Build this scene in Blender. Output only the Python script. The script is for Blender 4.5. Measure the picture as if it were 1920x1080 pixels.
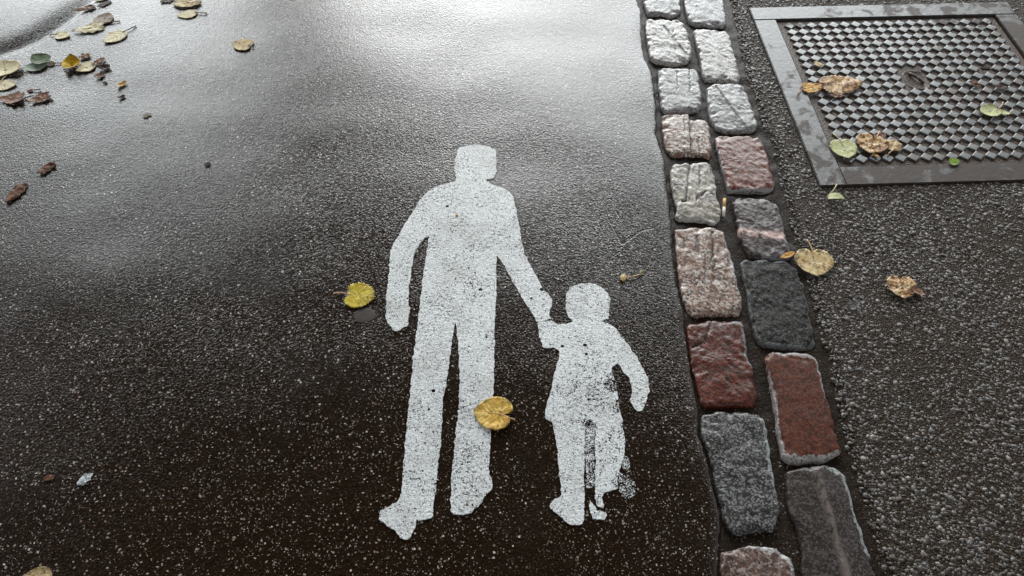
import bpy, bmesh, math, random
import numpy as np
from mathutils import Vector, noise as mnoise
from mathutils.geometry import tessellate_polygon

for o in list(bpy.data.objects):
    bpy.data.objects.remove(o)
random.seed(7)
rng = np.random.default_rng(7)
S = bpy.context.scene
COL = S.collection
R = math.radians

# ------------------------------------------------------------------ camera
CAM_H, TILT, LENS = 1.55, R(49.7), 30.0            # standing photographer looking down
cam_d = bpy.data.cameras.new('camera'); cam = bpy.data.objects.new('camera', cam_d)
COL.objects.link(cam); S.camera = cam
cam.location = (0, 0, CAM_H); cam.rotation_euler = (R(90) - TILT, 0, 0)
cam_d.lens = LENS; cam_d.sensor_width = 36; cam_d.clip_start = 0.05; cam_d.clip_end = 2000

# ------------------------------------------------------------------ sky, sun, exposure
SUN_EL, SUN_AZ = 25.5, -5.0                          # degrees; azimuth from +Y towards +X
w = bpy.data.worlds.new('World'); S.world = w; w.use_nodes = True
nt = w.node_tree; bg = nt.nodes['Background']
sky = nt.nodes.new('ShaderNodeTexSky'); sky.sky_type = 'NISHITA'; sky.sun_disc = False
sky.sun_elevation = R(SUN_EL); sky.sun_rotation = R(SUN_AZ)
sky.air_density = 1.0; sky.dust_density = 2.5; sky.ozone_density = 1.0
hsv = nt.nodes.new('ShaderNodeHueSaturation'); hsv.inputs['Saturation'].default_value = 0.12      # overcast: nearly colourless sky
nt.links.new(sky.outputs[0], hsv.inputs['Color']); nt.links.new(hsv.outputs[0], bg.inputs[0]); bg.inputs[1].default_value = 0.055
sd = bpy.data.lights.new('sun', 'SUN'); sun = bpy.data.objects.new('sun', sd); COL.objects.link(sun)
sd.energy = 1.5; sd.angle = R(62); sd.color = (0.91, 0.98, 1.0)
sv = Vector((math.sin(R(SUN_AZ)) * math.cos(R(SUN_EL)), math.cos(R(SUN_AZ)) * math.cos(R(SUN_EL)), math.sin(R(SUN_EL))))
sun.rotation_euler = sv.to_track_quat('Z', 'Y').to_euler(); sun.location = (0, 0, 12)
S.view_settings.view_transform = 'Standard'; S.view_settings.look = 'None'
S.view_settings.exposure = 1.68; S.view_settings.gamma = 1.0
S.render.resolution_x, S.render.resolution_y = 1024, 576

# ------------------------------------------------------------------ survey: reading of the photograph -> point on the ground (metres)
FPX = LENS / 36 * 1920
def G(px, py):
    u, v = (px - 960) / FPX, (py - 540) / FPX
    d = CAM_H / (math.sin(TILT) + v * math.cos(TILT))
    return (u * d, (math.cos(TILT) - v * math.sin(TILT)) * d)
def GP(pts): return [G(*p) for p in pts]

def seg_dist(x, y, pts):
    """signed distance of arrays x, y to an open polyline (positive on its left side)"""
    best = np.full(np.shape(x), 1e9); sign = np.ones(np.shape(x))
    for (ax, ay), (bx_, by_) in zip(pts[:-1], pts[1:]):
        dx, dy = bx_ - ax, by_ - ay; L2 = dx * dx + dy * dy
        t = np.clip(((x - ax) * dx + (y - ay) * dy) / L2, 0, 1)
        d = np.hypot(x - ax - t * dx, y - ay - t * dy)
        c = dx * (y - ay) - dy * (x - ax)
        m = d < best
        best = np.where(m, d, best); sign = np.where(m, np.sign(c), sign)
    return best * sign

SEAM = GP([(-160, 150), (-60, 122), (0, 101), (40, 88), (75, 72), (110, 50), (140, 30), (165, 10), (200, -20), (240, -60)])
_w = np.random.default_rng(3); WAVES = []
for _k in range(14):
    _l, _a = _w.uniform(0.16, 0.6), _w.uniform(0, 6.283); WAVES.append((6.283 / _l * math.cos(_a), 6.283 / _l * math.sin(_a), _w.uniform(0, 6.28), 0.0007 * _l))
def H(x, y):
    """height of the worn asphalt (gentle undulation and the gutter seam in the far left corner)"""
    x = np.asarray(x, float); y = np.asarray(y, float)
    h = 0.0022 * np.sin(2.1 * x + 0.7) * np.sin(1.7 * y + 0.4) + 0.0012 * np.sin(4.3 * x - 1.1 * y + 1.0) + 0.0008 * np.sin(7.1 * y + 2.2 * x)
    for kx, ky, ph, am in WAVES: h = h + am * np.sin(kx * x + ky * y + ph)
    d = seg_dist(x, y, SEAM)
    g = np.where(d > 0, np.exp(-(d / 0.06) ** 2), np.exp(-(d / 0.007) ** 2))
    return h - 0.013 * g
def Hs(x, y): return float(H(x, y))

# ------------------------------------------------------------------ object helpers
def link(o, parent=None):
    COL.objects.link(o)
    if parent is not None: o.parent = parent
    return o
def mesh_obj(name, verts, faces, mat=None, parent=None, smooth=True):
    me = bpy.data.meshes.new(name)
    me.from_pydata([tuple(v) for v in verts], [], [tuple(f) for f in faces]); me.update()
    if smooth: me.polygons.foreach_set('use_smooth', [True] * len(me.polygons))
    if mat: me.materials.append(mat)
    return link(bpy.data.objects.new(name, me), parent)
def tag(o, label=None, cat=None, group=None, kind=None):
    if label: o['label'] = label
    if cat: o['category'] = cat
    if group: o['group'] = group
    if kind: o['kind'] = kind
    return o
def empty(name, loc):
    o = bpy.data.objects.new(name, None); o.location = loc; o.empty_display_size = 0.02
    return link(o)
def fattr(o, name, vals):
    a = o.data.attributes.new(name, 'FLOAT', 'POINT'); a.data.foreach_set('value', np.asarray(vals, np.float32))

# ------------------------------------------------------------------ node helpers
class NT:
    def __init__(s, name):
        s.m = bpy.data.materials.new(name); s.m.use_nodes = True
        s.t = s.m.node_tree; s.b = s.t.nodes['Principled BSDF']; s.out = s.t.nodes['Material Output']
        s.pos = s.n('ShaderNodeNewGeometry').outputs['Position']
    def n(s, k, **kw):
        nd = s.t.nodes.new(k)
        for a, v in kw.items(): setattr(nd, a, v)
        return nd
    def put(s, sock, v):
        if isinstance(v, bpy.types.NodeSocket): s.t.links.new(v, sock)
        elif isinstance(v, (tuple, list)) and len(v) == 3 and sock.type == 'RGBA': sock.default_value = (*v, 1)
        else: sock.default_value = v
    def math(s, op, a, b=0.0, c=None, clamp=False):
        nd = s.n('ShaderNodeMath', operation=op, use_clamp=clamp)
        s.put(nd.inputs[0], a); s.put(nd.inputs[1], b)
        if c is not None: s.put(nd.inputs[2], c)
        return nd.outputs[0]
    def noise(s, scale, detail=2, rough=0.5, vec=None, dist=0.0, out='Fac'):
        nd = s.n('ShaderNodeTexNoise'); s.put(nd.inputs['Vector'], vec or s.pos)
        nd.inputs['Scale'].default_value = scale; nd.inputs['Detail'].default_value = detail
        nd.inputs['Roughness'].default_value = rough; nd.inputs['Distortion'].default_value = dist
        return nd.outputs[out]
    def vor(s, scale, vec=None, feature='F1', rnd=1.0):
        nd = s.n('ShaderNodeTexVoronoi', feature=feature); s.put(nd.inputs['Vector'], vec or s.pos)
        nd.inputs['Scale'].default_value = scale; nd.inputs['Randomness'].default_value = rnd
        return nd
    def step(s, v, lo, hi, a=0.0, b=1.0):
        nd = s.n('ShaderNodeMapRange', interpolation_type='SMOOTHSTEP')
        for i, q in enumerate((v, lo, hi, a, b)): s.put(nd.inputs[i], q)
        return nd.outputs[0]
    def mix(s, f, a, b):
        nd = s.n('ShaderNodeMix', data_type='RGBA')
        s.put(nd.inputs[0], f); s.put(nd.inputs[6], a); s.put(nd.inputs[7], b)
        return nd.outputs[2]
    def ramp(s, v, stops):
        nd = s.n('ShaderNodeValToRGB'); s.put(nd.inputs[0], v); e = nd.color_ramp.elements
        while len(e) < len(stops): e.new(0.5)
        for q, (p, c) in zip(e, stops): q.position = p; q.color = (*c, 1)
        return nd.outputs[0]
    def bump(s, h, strength, dist, normal=None):
        nd = s.n('ShaderNodeBump'); nd.inputs['Strength'].default_value = strength; nd.inputs['Distance'].default_value = dist
        s.put(nd.inputs['Height'], h)
        if normal: s.put(nd.inputs['Normal'], normal)
        return nd.outputs[0]
    def attr(s, name, kind='GEOMETRY', out='Fac'):
        return s.n('ShaderNodeAttribute', attribute_name=name, attribute_type=kind).outputs[out]
    def xyz(s, v=None):
        nd = s.n('ShaderNodeSeparateXYZ'); s.put(nd.inputs[0], v or s.pos); return nd.outputs
    def spot(s, x, y, r0, r1, sx=1.0, sy=1.0):
        """1 inside radius r0 of (x, y), 0 beyond r1"""
        a = s.xyz()
        dx = s.math('MULTIPLY', s.math('SUBTRACT', a[0], x), sx); dy = s.math('MULTIPLY', s.math('SUBTRACT', a[1], y), sy)
        d = s.math('SQRT', s.math('ADD', s.math('MULTIPLY', dx, dx), s.math('MULTIPLY', dy, dy)))
        return s.step(d, r0, r1, 1.0, 0.0)
    def set(s, **kw):
        for k, v in kw.items(): s.put(s.b.inputs[k.replace('_', ' ')], v)
        return s.m

# ------------------------------------------------------------------ materials of the ground
def mat_road():
    N = NT('wet_fine_asphalt')
    wob = N.noise(210, 2, out='Color')
    wp = N.n('ShaderNodeVectorMath', operation='MULTIPLY_ADD'); N.put(wp.inputs[0], wob); wp.inputs[1].default_value = (0.007, 0.007, 0.0); N.put(wp.inputs[2], N.pos)
    v1 = N.vor(165, wp.outputs[0]); v2 = N.vor(340, wp.outputs[0])
    r1 = N.xyz(v1.outputs['Color']); r2 = N.xyz(v2.outputs['Color'])
    # chips showing in the worn surface: only some cells carry a pale stone, of random size
    m1 = N.step(v1.outputs['Distance'], N.math('MULTIPLY', r1[0], 0.34), N.math('MULTIPLY', r1[0], 0.46), 1, 0)
    m1 = N.math('MULTIPLY', m1, N.math('GREATER_THAN', r1[1], N.math('SUBTRACT', 0.95, N.math('MULTIPLY', N.noise(7, 3), 0.62))))
    m2 = N.step(v2.outputs['Distance'], N.math('MULTIPLY', r2[0], 0.32), N.math('MULTIPLY', r2[0], 0.46), 1, 0)
    m2 = N.math('MULTIPLY', m2, N.math('GREATER_THAN', r2[1], 0.38))
    c1 = N.ramp(r1[2], [(0.0, (0.06, 0.05, 0.04)), (0.35, (0.20, 0.165, 0.135)), (0.6, (0.42, 0.385, 0.34)), (0.78, (0.34, 0.21, 0.16)), (1.0, (0.68, 0.66, 0.63))])
    c2 = N.ramp(r2[2], [(0.0, (0.04, 0.032, 0.024)), (0.5, (0.15, 0.115, 0.085)), (0.85, (0.42, 0.365, 0.31)), (1.0, (0.7, 0.63, 0.55))])
    big = N.noise(2.3, 3)
    base = N.mix(N.noise(60, 3), (0.0058, 0.0025, 0.0005), (0.0220, 0.0102, 0.0026))
    col = N.mix(N.math('MULTIPLY', m2, 0.9), base, c2)
    col = N.mix(N.math('MULTIPLY', m1, 0.95), col, c1)
    stone = N.math('MULTIPLY', N.step(v1.outputs['Distance'], 0.28, 0.62, 1, 0), N.math('ADD', 0.35, N.math('MULTIPLY', r1[2], 0.65)))
    small = N.math('MULTIPLY', N.step(v2.outputs['Distance'], 0.25, 0.6, 1, 0), r2[0])
    hgt = N.math('ADD', N.math('MULTIPLY', N.noise(260, 4, 0.7), 0.7), N.math('ADD', N.math('MULTIPLY', stone, 0.55), N.math('MULTIPLY', small, 0.22)))
    hgt = N.math('ADD', hgt, N.math('MULTIPLY', N.noise(42, 2), 0.45))
    # two short parallel scrapes and a cut beside the kerb stones
    a = N.xyz()
    def groove(p, q, wd):
        (x0, y0), (x1, y1) = G(*p), G(*q); L = math.hypot(x1 - x0, y1 - y0); ux, uy = (x1 - x0) / L, (y1 - y0) / L
        px_, py_ = N.math('SUBTRACT', a[0], x0), N.math('SUBTRACT', a[1], y0)
        along = N.math('ADD', N.math('MULTIPLY', px_, ux), N.math('MULTIPLY', py_, uy))
        across = N.math('ABSOLUTE', N.math('SUBTRACT', N.math('MULTIPLY', px_, uy), N.math('MULTIPLY', py_, ux)))
        across = N.math('ADD', across, N.math('MULTIPLY', N.math('SUBTRACT', N.noise(60, 2), 0.5), 0.004))
        m = N.step(across, wd * 0.4, wd, 1, 0)
        m = N.math('MULTIPLY', m, N.step(along, -0.003, 0.004)); return N.math('MULTIPLY', m, N.step(along, L - 0.004, L + 0.003, 1, 0))
    gr = groove((1136, 400), (1166, 458), 0.0022)
    for p, q, wd in (((1153, 393), (1184, 446), 0.0022), ((1166, 458), (1200, 434), 0.005), ((1200, 434), (1226, 428), 0.003), ((1112, 395), (1135, 445), 0.0015)):
        gr = N.math('MAXIMUM', gr, groove(p, q, wd))
    hgt = N.math('SUBTRACT', hgt, N.math('MULTIPLY', gr, 0.5))
    nb = N.bump(hgt, 0.85, 0.0032)
    nc = N.bump(hgt, 0.23, 0.0032)
    wet = N.math('ADD', N.math('MULTIPLY', N.step(big, 0.38, 0.62), 0.6), N.math('MULTIPLY', N.step(N.noise(11, 4), 0.4, 0.65), 0.5))
    N.set(Base_Color=col, Roughness=0.6, Normal=nb, Specular_IOR_Level=0.02, Coat_Weight=1.0, Coat_IOR=1.5,
          Coat_Roughness=N.math('ADD', 0.06, N.math('MULTIPLY', wet, 0.11)), Coat_Normal=nc)
    return N.m

def mat_pavement():
    N = NT('coarse_asphalt_binder')
    v = N.vor(210); r = N.xyz(v.outputs['Color'])
    m = N.math('MULTIPLY', N.step(v.outputs['Distance'], N.math('MULTIPLY', r[0], 0.34), N.math('MULTIPLY', r[0], 0.5), 1, 0), N.math('GREATER_THAN', r[1], 0.5))
    c = N.ramp(r[2], [(0, (0.03, 0.026, 0.022)), (0.6, (0.10, 0.095, 0.09)), (1, (0.33, 0.31, 0.29))])
    base = N.mix(N.noise(40, 3), (0.019, 0.0112, 0.0056), (0.052, 0.0335, 0.0188))
    col = N.mix(N.math('MULTIPLY', m, 0.8), base, c)
    x, y = G(1612, 570)
    sm = N.math('MULTIPLY', N.spot(x, y, 0.004, 0.034), N.step(N.noise(70, 3), 0.40, 0.62))
    col = N.mix(N.math('MULTIPLY', sm, 0.75), col, (0.30, 0.31, 0.33))
    h = N.math('ADD', N.noise(150, 4, 0.65), N.math('MULTIPLY', N.step(v.outputs['Distance'], 0.1, 0.7, 1, 0), 0.5))
    nb = N.bump(h, 1.0, 0.006)
    N.set(Base_Color=col, Roughness=0.55, Normal=nb, Specular_IOR_Level=0.08, Coat_Weight=0.12, Coat_IOR=1.33, Coat_Roughness=0.25, Coat_Normal=nb)
    return N.m

def mat_pebble():
    N = NT('aggregate_stone')
    t = N.attr('tint')
    col = N.ramp(t, [(0, (0.045, 0.035, 0.026)), (0.4, (0.12, 0.108, 0.096)), (0.78, (0.18, 0.178, 0.178)), (0.92, (0.20, 0.165, 0.135)), (1, (0.30, 0.28, 0.25))])
    col = N.mix(N.step(N.noise(300, 2), 0.4, 0.75), col, (0.045, 0.038, 0.03))
    N.set(Base_Color=col, Roughness=0.45, Normal=N.bump(N.noise(500, 2), 0.5, 0.001), Specular_IOR_Level=0.15, Coat_Weight=0.2, Coat_IOR=1.33, Coat_Roughness=0.15)
    return N.m

def mat_bed():
    N = NT('wet_joint_dirt')
    v = N.vor(260); r = N.xyz(v.outputs['Color'])
    m = N.math('MULTIPLY', N.step(v.outputs['Distance'], 0.12, 0.3, 1, 0), N.math('GREATER_THAN', r[1], 0.86))
    col = N.mix(N.noise(35, 4, 0.65), (0.008, 0.0042, 0.0017), (0.032, 0.0185, 0.0088))
    col = N.mix(m, col, N.ramp(r[2], [(0, (0.12, 0.06, 0.03)), (0.5, (0.25, 0.22, 0.19)), (1, (0.5, 0.47, 0.42))]))
    N.set(Base_Color=col, Roughness=0.6, Normal=N.bump(N.noise(130, 4, 0.65), 1.0, 0.006), Specular_IOR_Level=0.1, Coat_Weight=0.2, Coat_IOR=1.33, Coat_Roughness=0.25)
    return N.m

M_ROAD, M_PAVE, M_PEB, M_BED = mat_road(), mat_pavement(), mat_pebble(), mat_bed()

# ------------------------------------------------------------------ ground sheets
ROAD_EDGE = [(1140, -330), (1165, -160), (1185, -60), (1195, 0), (1203, 20), (1204, 75), (1210, 107), (1222, 132), (1226, 162), (1231, 200), (1231, 250), (1237, 272), (1246, 297),
             (1248, 332), (1255, 382), (1259, 420), (1261, 470), (1267, 507), (1271, 540), (1280, 577), (1284, 592), (1281, 605), (1287, 640), (1297, 702),
             (1306, 752), (1309, 777), (1307, 810), (1317, 835), (1330, 885), (1342, 930), (1351, 972), (1347, 1022), (1346, 1080), (1352, 1180), (1380, 1400)]
PAVE_EDGE = [(1280, -330), (1325, -160), (1360, -50), (1368, 30), (1376, 58), (1393, 150), (1404, 165), (1425, 240), (1440, 262), (1457, 350), (1466, 378), (1488, 480), (1499, 497),
             (1533, 642), (1542, 662), (1580, 850), (1591, 884), (1650, 1085), (1675, 1180), (1735, 1400)]
def edge_fn(pts):
    g = sorted(GP(pts), key=lambda p: p[1]); ys = np.array([p[1] for p in g]); xs = np.array([p[0] for p in g])
    s0 = (xs[3] - xs[0]) / (ys[3] - ys[0]); s1 = (xs[-1] - xs[-5]) / (ys[-1] - ys[-5])
    def f(y):
        y = np.asarray(y, float); r = np.interp(y, ys, xs)
        r = np.where(y < ys[0], xs[0] + (y - ys[0]) * s0, r)
        return np.where(y > ys[-1], xs[-1] + (y - ys[-1]) * s1, r)
    return f
road_edge, pave_edge = edge_fn(ROAD_EDGE), edge_fn(PAVE_EDGE)
YS = np.concatenate([np.arange(-2.5, 0.35, 0.1), np.arange(0.35, 3.2, 0.0125), np.arange(3.2, 9.0, 0.1)])

def strip_mesh(name, rows, mat, zfun=None):
    n = len(rows[0]); verts = [p for r in rows for p in r]; faces = []
    for j in range(len(rows) - 1):
        for i in range(n - 1):
            a = j * n + i; faces.append((a, a + 1, a + n + 1, a + n))
    return mesh_obj(name, verts, faces, mat)

# manhole rectangle on the ground (needed for the recess under it)
MTL, MTR, MBL = (np.array(G(*p)) for p in ((1456, 40), (1855, 20), (1551, 315)))
MEX = (MTR - MTL) / np.linalg.norm(MTR - MTL)
down = MBL - MTL
dn_len = float(np.linalg.norm(down))
_ex2 = np.array((-down[1], down[0])) / dn_len
if np.dot(_ex2, MEX) < 0: _ex2 = -_ex2
MEX = MEX + _ex2; MEX /= np.linalg.norm(MEX); MEY = np.array((-MEX[1], MEX[0]))
PITCH = 0.0358; MW = float(np.dot(MTR - MTL, MEX)); MH = float(abs(np.dot(down, MEY))); FR = 0.074
MO = MTL - MEY * MH                                 # near-left inner corner
MANG = math.atan2(MEX[1], MEX[0])
print('manhole', MW, MH, math.degrees(MANG))
def in_manhole(x, y, pad):
    u = (x - MO[0]) * MEX[0] + (y - MO[1]) * MEX[1]; v = (x - MO[0]) * MEY[0] + (y - MO[1]) * MEY[1]
    return (u > -pad) & (u < MW + pad) & (v > -pad) & (v < MH + pad)

rows = []
for y in YS:
    e = float(road_edge(y))
    xs = np.concatenate([np.linspace(-9, -2.6, 16)[:-1], np.linspace(-2.6, e - 0.03, 300), [e - 0.02, e - 0.012, e - 0.006, e - 0.002, e, e + 0.002, e + 0.003]])
    z = H(xs, np.full_like(xs, y))
    jit = 0.0032 * mnoise.noise((y * 75, 0, 0)) + 0.003 * mnoise.noise((y * 22, 4, 0))
    off = np.zeros_like(xs); off[-7:] = (-0.0002, -0.0006, -0.0014, -0.0028, -0.005, -0.010, -0.04)
    xs[-5:] += jit
    rows.append(list(zip(xs, np.full_like(xs, y), z + off)))
tag(strip_mesh('road', rows, M_ROAD), 'wet fine asphalt footway with pale stone chips', None, kind='structure')

rows = []
for y in YS:
    e = float(pave_edge(y)) + 0.003 * mnoise.noise((y * 45, 3, 0)) + 0.006 * mnoise.noise((y * 14, 8, 0))
    xs = np.concatenate([[e - 0.006, e, e + 0.006, e + 0.015, e + 0.03], np.linspace(e + 0.04, 2.6, 190), np.linspace(2.6, 9, 14)[1:]])
    z = np.zeros_like(xs) + np.array([0.0012 * mnoise.noise((a * 9, y * 9, 1)) + 0.002 * mnoise.noise((a * 2, y * 2, 5)) for a in xs])
    z[:5] += (-0.03, -0.012, -0.006, -0.003, -0.001)
    z = np.where(in_manhole(xs, np.full_like(xs, y), 0.045), -0.035, z)
    rows.append(list(zip(xs, np.full_like(xs, y), z)))
tag(strip_mesh('pavement', rows, M_PAVE), 'coarse dark asphalt pavement around the cast iron cover', None, kind='structure')

gv = [(-250, -250, -0.06), (250, -250, -0.06), (250, 250, -0.06), (-250, 250, -0.06)]
tag(mesh_obj('ground', gv, [(0, 1, 2, 3)], M_PAVE, smooth=False), kind='structure')

# the strip of setts: bed of wet dirt that carries the stones
rows = []
for y in YS:
    a, b = float(road_edge(y)) - 0.004, float(pave_edge(y)) + 0.012
    xs = np.linspace(a, b, 44)
    z = np.array([-0.0105 + 0.0035 * mnoise.noise((q * 28, y * 28, 2)) + 0.0018 * mnoise.noise((q * 90, y * 90, 4)) for q in xs])
    t = (xs - a) / (b - a); z += 0.006 * np.clip((t - 0.84) / 0.16, 0, 1) + 0.005 * np.clip(1 - t / 0.10, 0, 1)
    rows.append(list(zip(xs, np.full_like(xs, y), z)))
BED = tag(strip_mesh('sett_strip', rows, M_BED), 'double row of worn granite setts in dark dirt joints', None, kind='structure')

# bead of old tar along the edge of the asphalt
def tube(path, rad, seg=8):
    V, F = [], []; path = [Vector(p) for p in path]; n = len(path)
    for i, p in enumerate(path):
        t = (path[min(i + 1, n - 1)] - path[max(i - 1, 0)]).normalized()
        a = t.cross(Vector((0, 0, 1)));  a = a.normalized() if a.length > 1e-4 else Vector((1, 0, 0)); b = a.cross(t)
        r = rad(i / (n - 1)) if callable(rad) else rad
        for k in range(seg):
            q = 2 * math.pi * k / seg; V.append(p + a * math.cos(q) * r + b * math.sin(q) * r)
    for i in range(n - 1):
        for k in range(seg):
            F.append((i * seg + k, i * seg + (k + 1) % seg, (i + 1) * seg + (k + 1) % seg, (i + 1) * seg + k))
    F.append(tuple(range(seg))[::-1]); F.append(tuple(range((n - 1) * seg, n * seg)))
    return V, F
def mat_simple(name, col, rough=0.5, var=0.3, scale=80, coat=0.0, bump=0.3, bd=0.002):
    N = NT(name); n_ = N.noise(scale, 3)
    c = N.mix(n_, tuple(q * (1 - var) for q in col), tuple(min(1, q * (1 + var)) for q in col))
    N.set(Base_Color=c, Roughness=rough, Normal=N.bump(N.noise(scale * 2, 3), bump, bd), Coat_Weight=coat, Coat_IOR=1.33, Coat_Roughness=0.2)
    return N.m
M_TAR = mat_simple('old_tar', (0.014, 0.010, 0.007), 0.6, 0.5, 120, 0.1, 1.0, 0.004)
path = [(float(road_edge(y)) + 0.0075 + 0.003 * mnoise.noise((y * 18, 0, 9)), y, -0.0105 + 0.003 * mnoise.noise((y * 25, 5, 9))) for y in np.arange(0.4, 3.2, 0.008)]
V, F = tube(path, lambda t: 0.0022 + 0.0016 * mnoise.noise((t * 150, 1, 1)))
mesh_obj('tar_bead', V, F, M_TAR, BED)

# ------------------------------------------------------------------ granite setts
def mat_granite(name, cols, speck, pale=(0.42, 0.42, 0.42), fine=1.0, coat=0.62, crough=0.19, stain=None, bump=0.6, band=None):
    N = NT(name); tc = N.n('ShaderNodeTexCoord').outputs['Object']
    v = N.vor(230 * fine, tc); r = N.xyz(v.outputs['Color'])
    big = N.noise(16, 4, 0.6, tc)
    col = N.mix(N.step(big, 0.35, 0.65), cols[0], cols[1])
    col = N.mix(N.math('MULTIPLY', N.math('GREATER_THAN', r[0], 0.60), 0.9), col, cols[2])
    col = N.mix(N.math('MULTIPLY', N.math('GREATER_THAN', r[1], 0.70), speck), col, (0.018, 0.014, 0.012))
    if stain: col = N.mix(N.math('MULTIPLY', N.step(N.noise(34, 4, 0.7, tc, 0.6), 0.52, 0.66), 0.8), col, stain)
    if band: col = N.mix(N.math('MULTIPLY', N.attr('band'), N.step(N.noise(60, 3, 0.6, tc), 0.35, 0.55)), col, band)
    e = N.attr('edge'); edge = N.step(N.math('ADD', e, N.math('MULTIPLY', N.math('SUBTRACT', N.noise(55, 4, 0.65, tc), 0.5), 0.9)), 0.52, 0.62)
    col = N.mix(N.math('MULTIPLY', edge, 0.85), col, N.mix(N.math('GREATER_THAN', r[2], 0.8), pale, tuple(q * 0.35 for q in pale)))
    g = N.attr('groove'); col = N.mix(N.math('MULTIPLY', g, 0.85), col, (0.03, 0.017, 0.009))
    h = N.math('ADD', N.noise(150, 4, 0.7, tc), N.math('MULTIPLY', r[0], 0.22))
    nb = N.bump(h, bump * 0.7, 0.005); nc = N.bump(h, bump * 0.3, 0.004)
    N.set(Base_Color=col, Roughness=0.55, Normal=nb, Specular_IOR_Level=0.12, Coat_Weight=coat, Coat_IOR=1.5, Coat_Roughness=crough, Coat_Normal=nc)
    return N.m
GR = {
 'white': mat_granite('pale_granite', [(0.38, 0.37, 0.35), (0.28, 0.26, 0.24), (0.50, 0.49, 0.46)], 0.6, stain=(0.17, 0.11, 0.05)),
 'grey': mat_granite('grey_granite', [(0.22, 0.215, 0.215), (0.30, 0.295, 0.29), (0.38, 0.36, 0.35)], 0.5),
 'rosewhite': mat_granite('rose_white_granite', [(0.33, 0.215, 0.165), (0.23, 0.125, 0.085), (0.52, 0.46, 0.41)], 0.75, stain=(0.20, 0.10, 0.055), fine=0.9),
 'mottled': mat_granite('mottled_granite', [(0.36, 0.32, 0.25), (0.20, 0.15, 0.125), (0.46, 0.44, 0.38)], 0.25, pale=(0.42, 0.42, 0.38), stain=(0.07, 0.07, 0.068), coat=0.6),
 'redwhite': mat_granite('red_grey_granite', [(0.125, 0.026, 0.012), (0.12, 0.036, 0.022), (0.24, 0.090, 0.058)], 0.45, pale=(0.30, 0.29, 0.29)),
 'vein': mat_granite('dark_veined_granite', [(0.030, 0.021, 0.018), (0.060, 0.040, 0.036), (0.13, 0.098, 0.094)], 0.5, pale=(0.22, 0.21, 0.22), band=(0.62, 0.42, 0.37), bump=0.9, coat=0.45),
 'black': mat_granite('blackish_granite', [(0.007, 0.0065, 0.005), (0.016, 0.015, 0.012), (0.075, 0.073, 0.066)], 0.5, pale=(0.15, 0.15, 0.15), bump=1.3, coat=0.12),
 'red': mat_granite('deep_red_granite', [(0.085, 0.012, 0.005), (0.050, 0.015, 0.008), (0.17, 0.036, 0.018)], 0.45, pale=(0.26, 0.245, 0.25), stain=(0.10, 0.032, 0.012), bump=0.9, coat=0.5),
 'brick': mat_granite('red_brown_granite', [(0.080, 0.019, 0.008), (0.055, 0.016, 0.008), (0.15, 0.042, 0.018)], 0.30, pale=(0.36, 0.335, 0.33), fine=1.2, coat=0.25, crough=0.35, bump=0.35),
 'slate': mat_granite('blue_grey_granite', [(0.044, 0.042, 0.039), (0.020, 0.018, 0.015), (0.215, 0.215, 0.21)], 0.45, pale=(0.36, 0.39, 0.39), fine=1.25, coat=0.5, bump=1.0),
 'brown': mat_granite('grey_brown_granite', [(0.040, 0.032, 0.028), (0.022, 0.016, 0.012), (0.095, 0.080, 0.075)], 0.4, pale=(0.33, 0.345, 0.34), fine=1.3, coat=0.35, bump=0.5, band=(0.15, 0.122, 0.108)),
 'pinkbrown': mat_granite('pink_brown_granite', [(0.15, 0.085, 0.065), (0.075, 0.038, 0.026), (0.27, 0.21, 0.19)], 0.5, pale=(0.42, 0.42, 0.41), stain=(0.10, 0.045, 0.022), bump=0.9),
}
def resample(pts, n):
    p = np.array(pts + [pts[0]], float); L = np.concatenate([[0], np.cumsum(np.hypot(*np.diff(p, axis=0).T))])
    t = np.linspace(0, L[-1], n, endpoint=False); return np.stack([np.interp(t, L, p[:, 0]), np.interp(t, L, p[:, 1])], 1)
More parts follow.
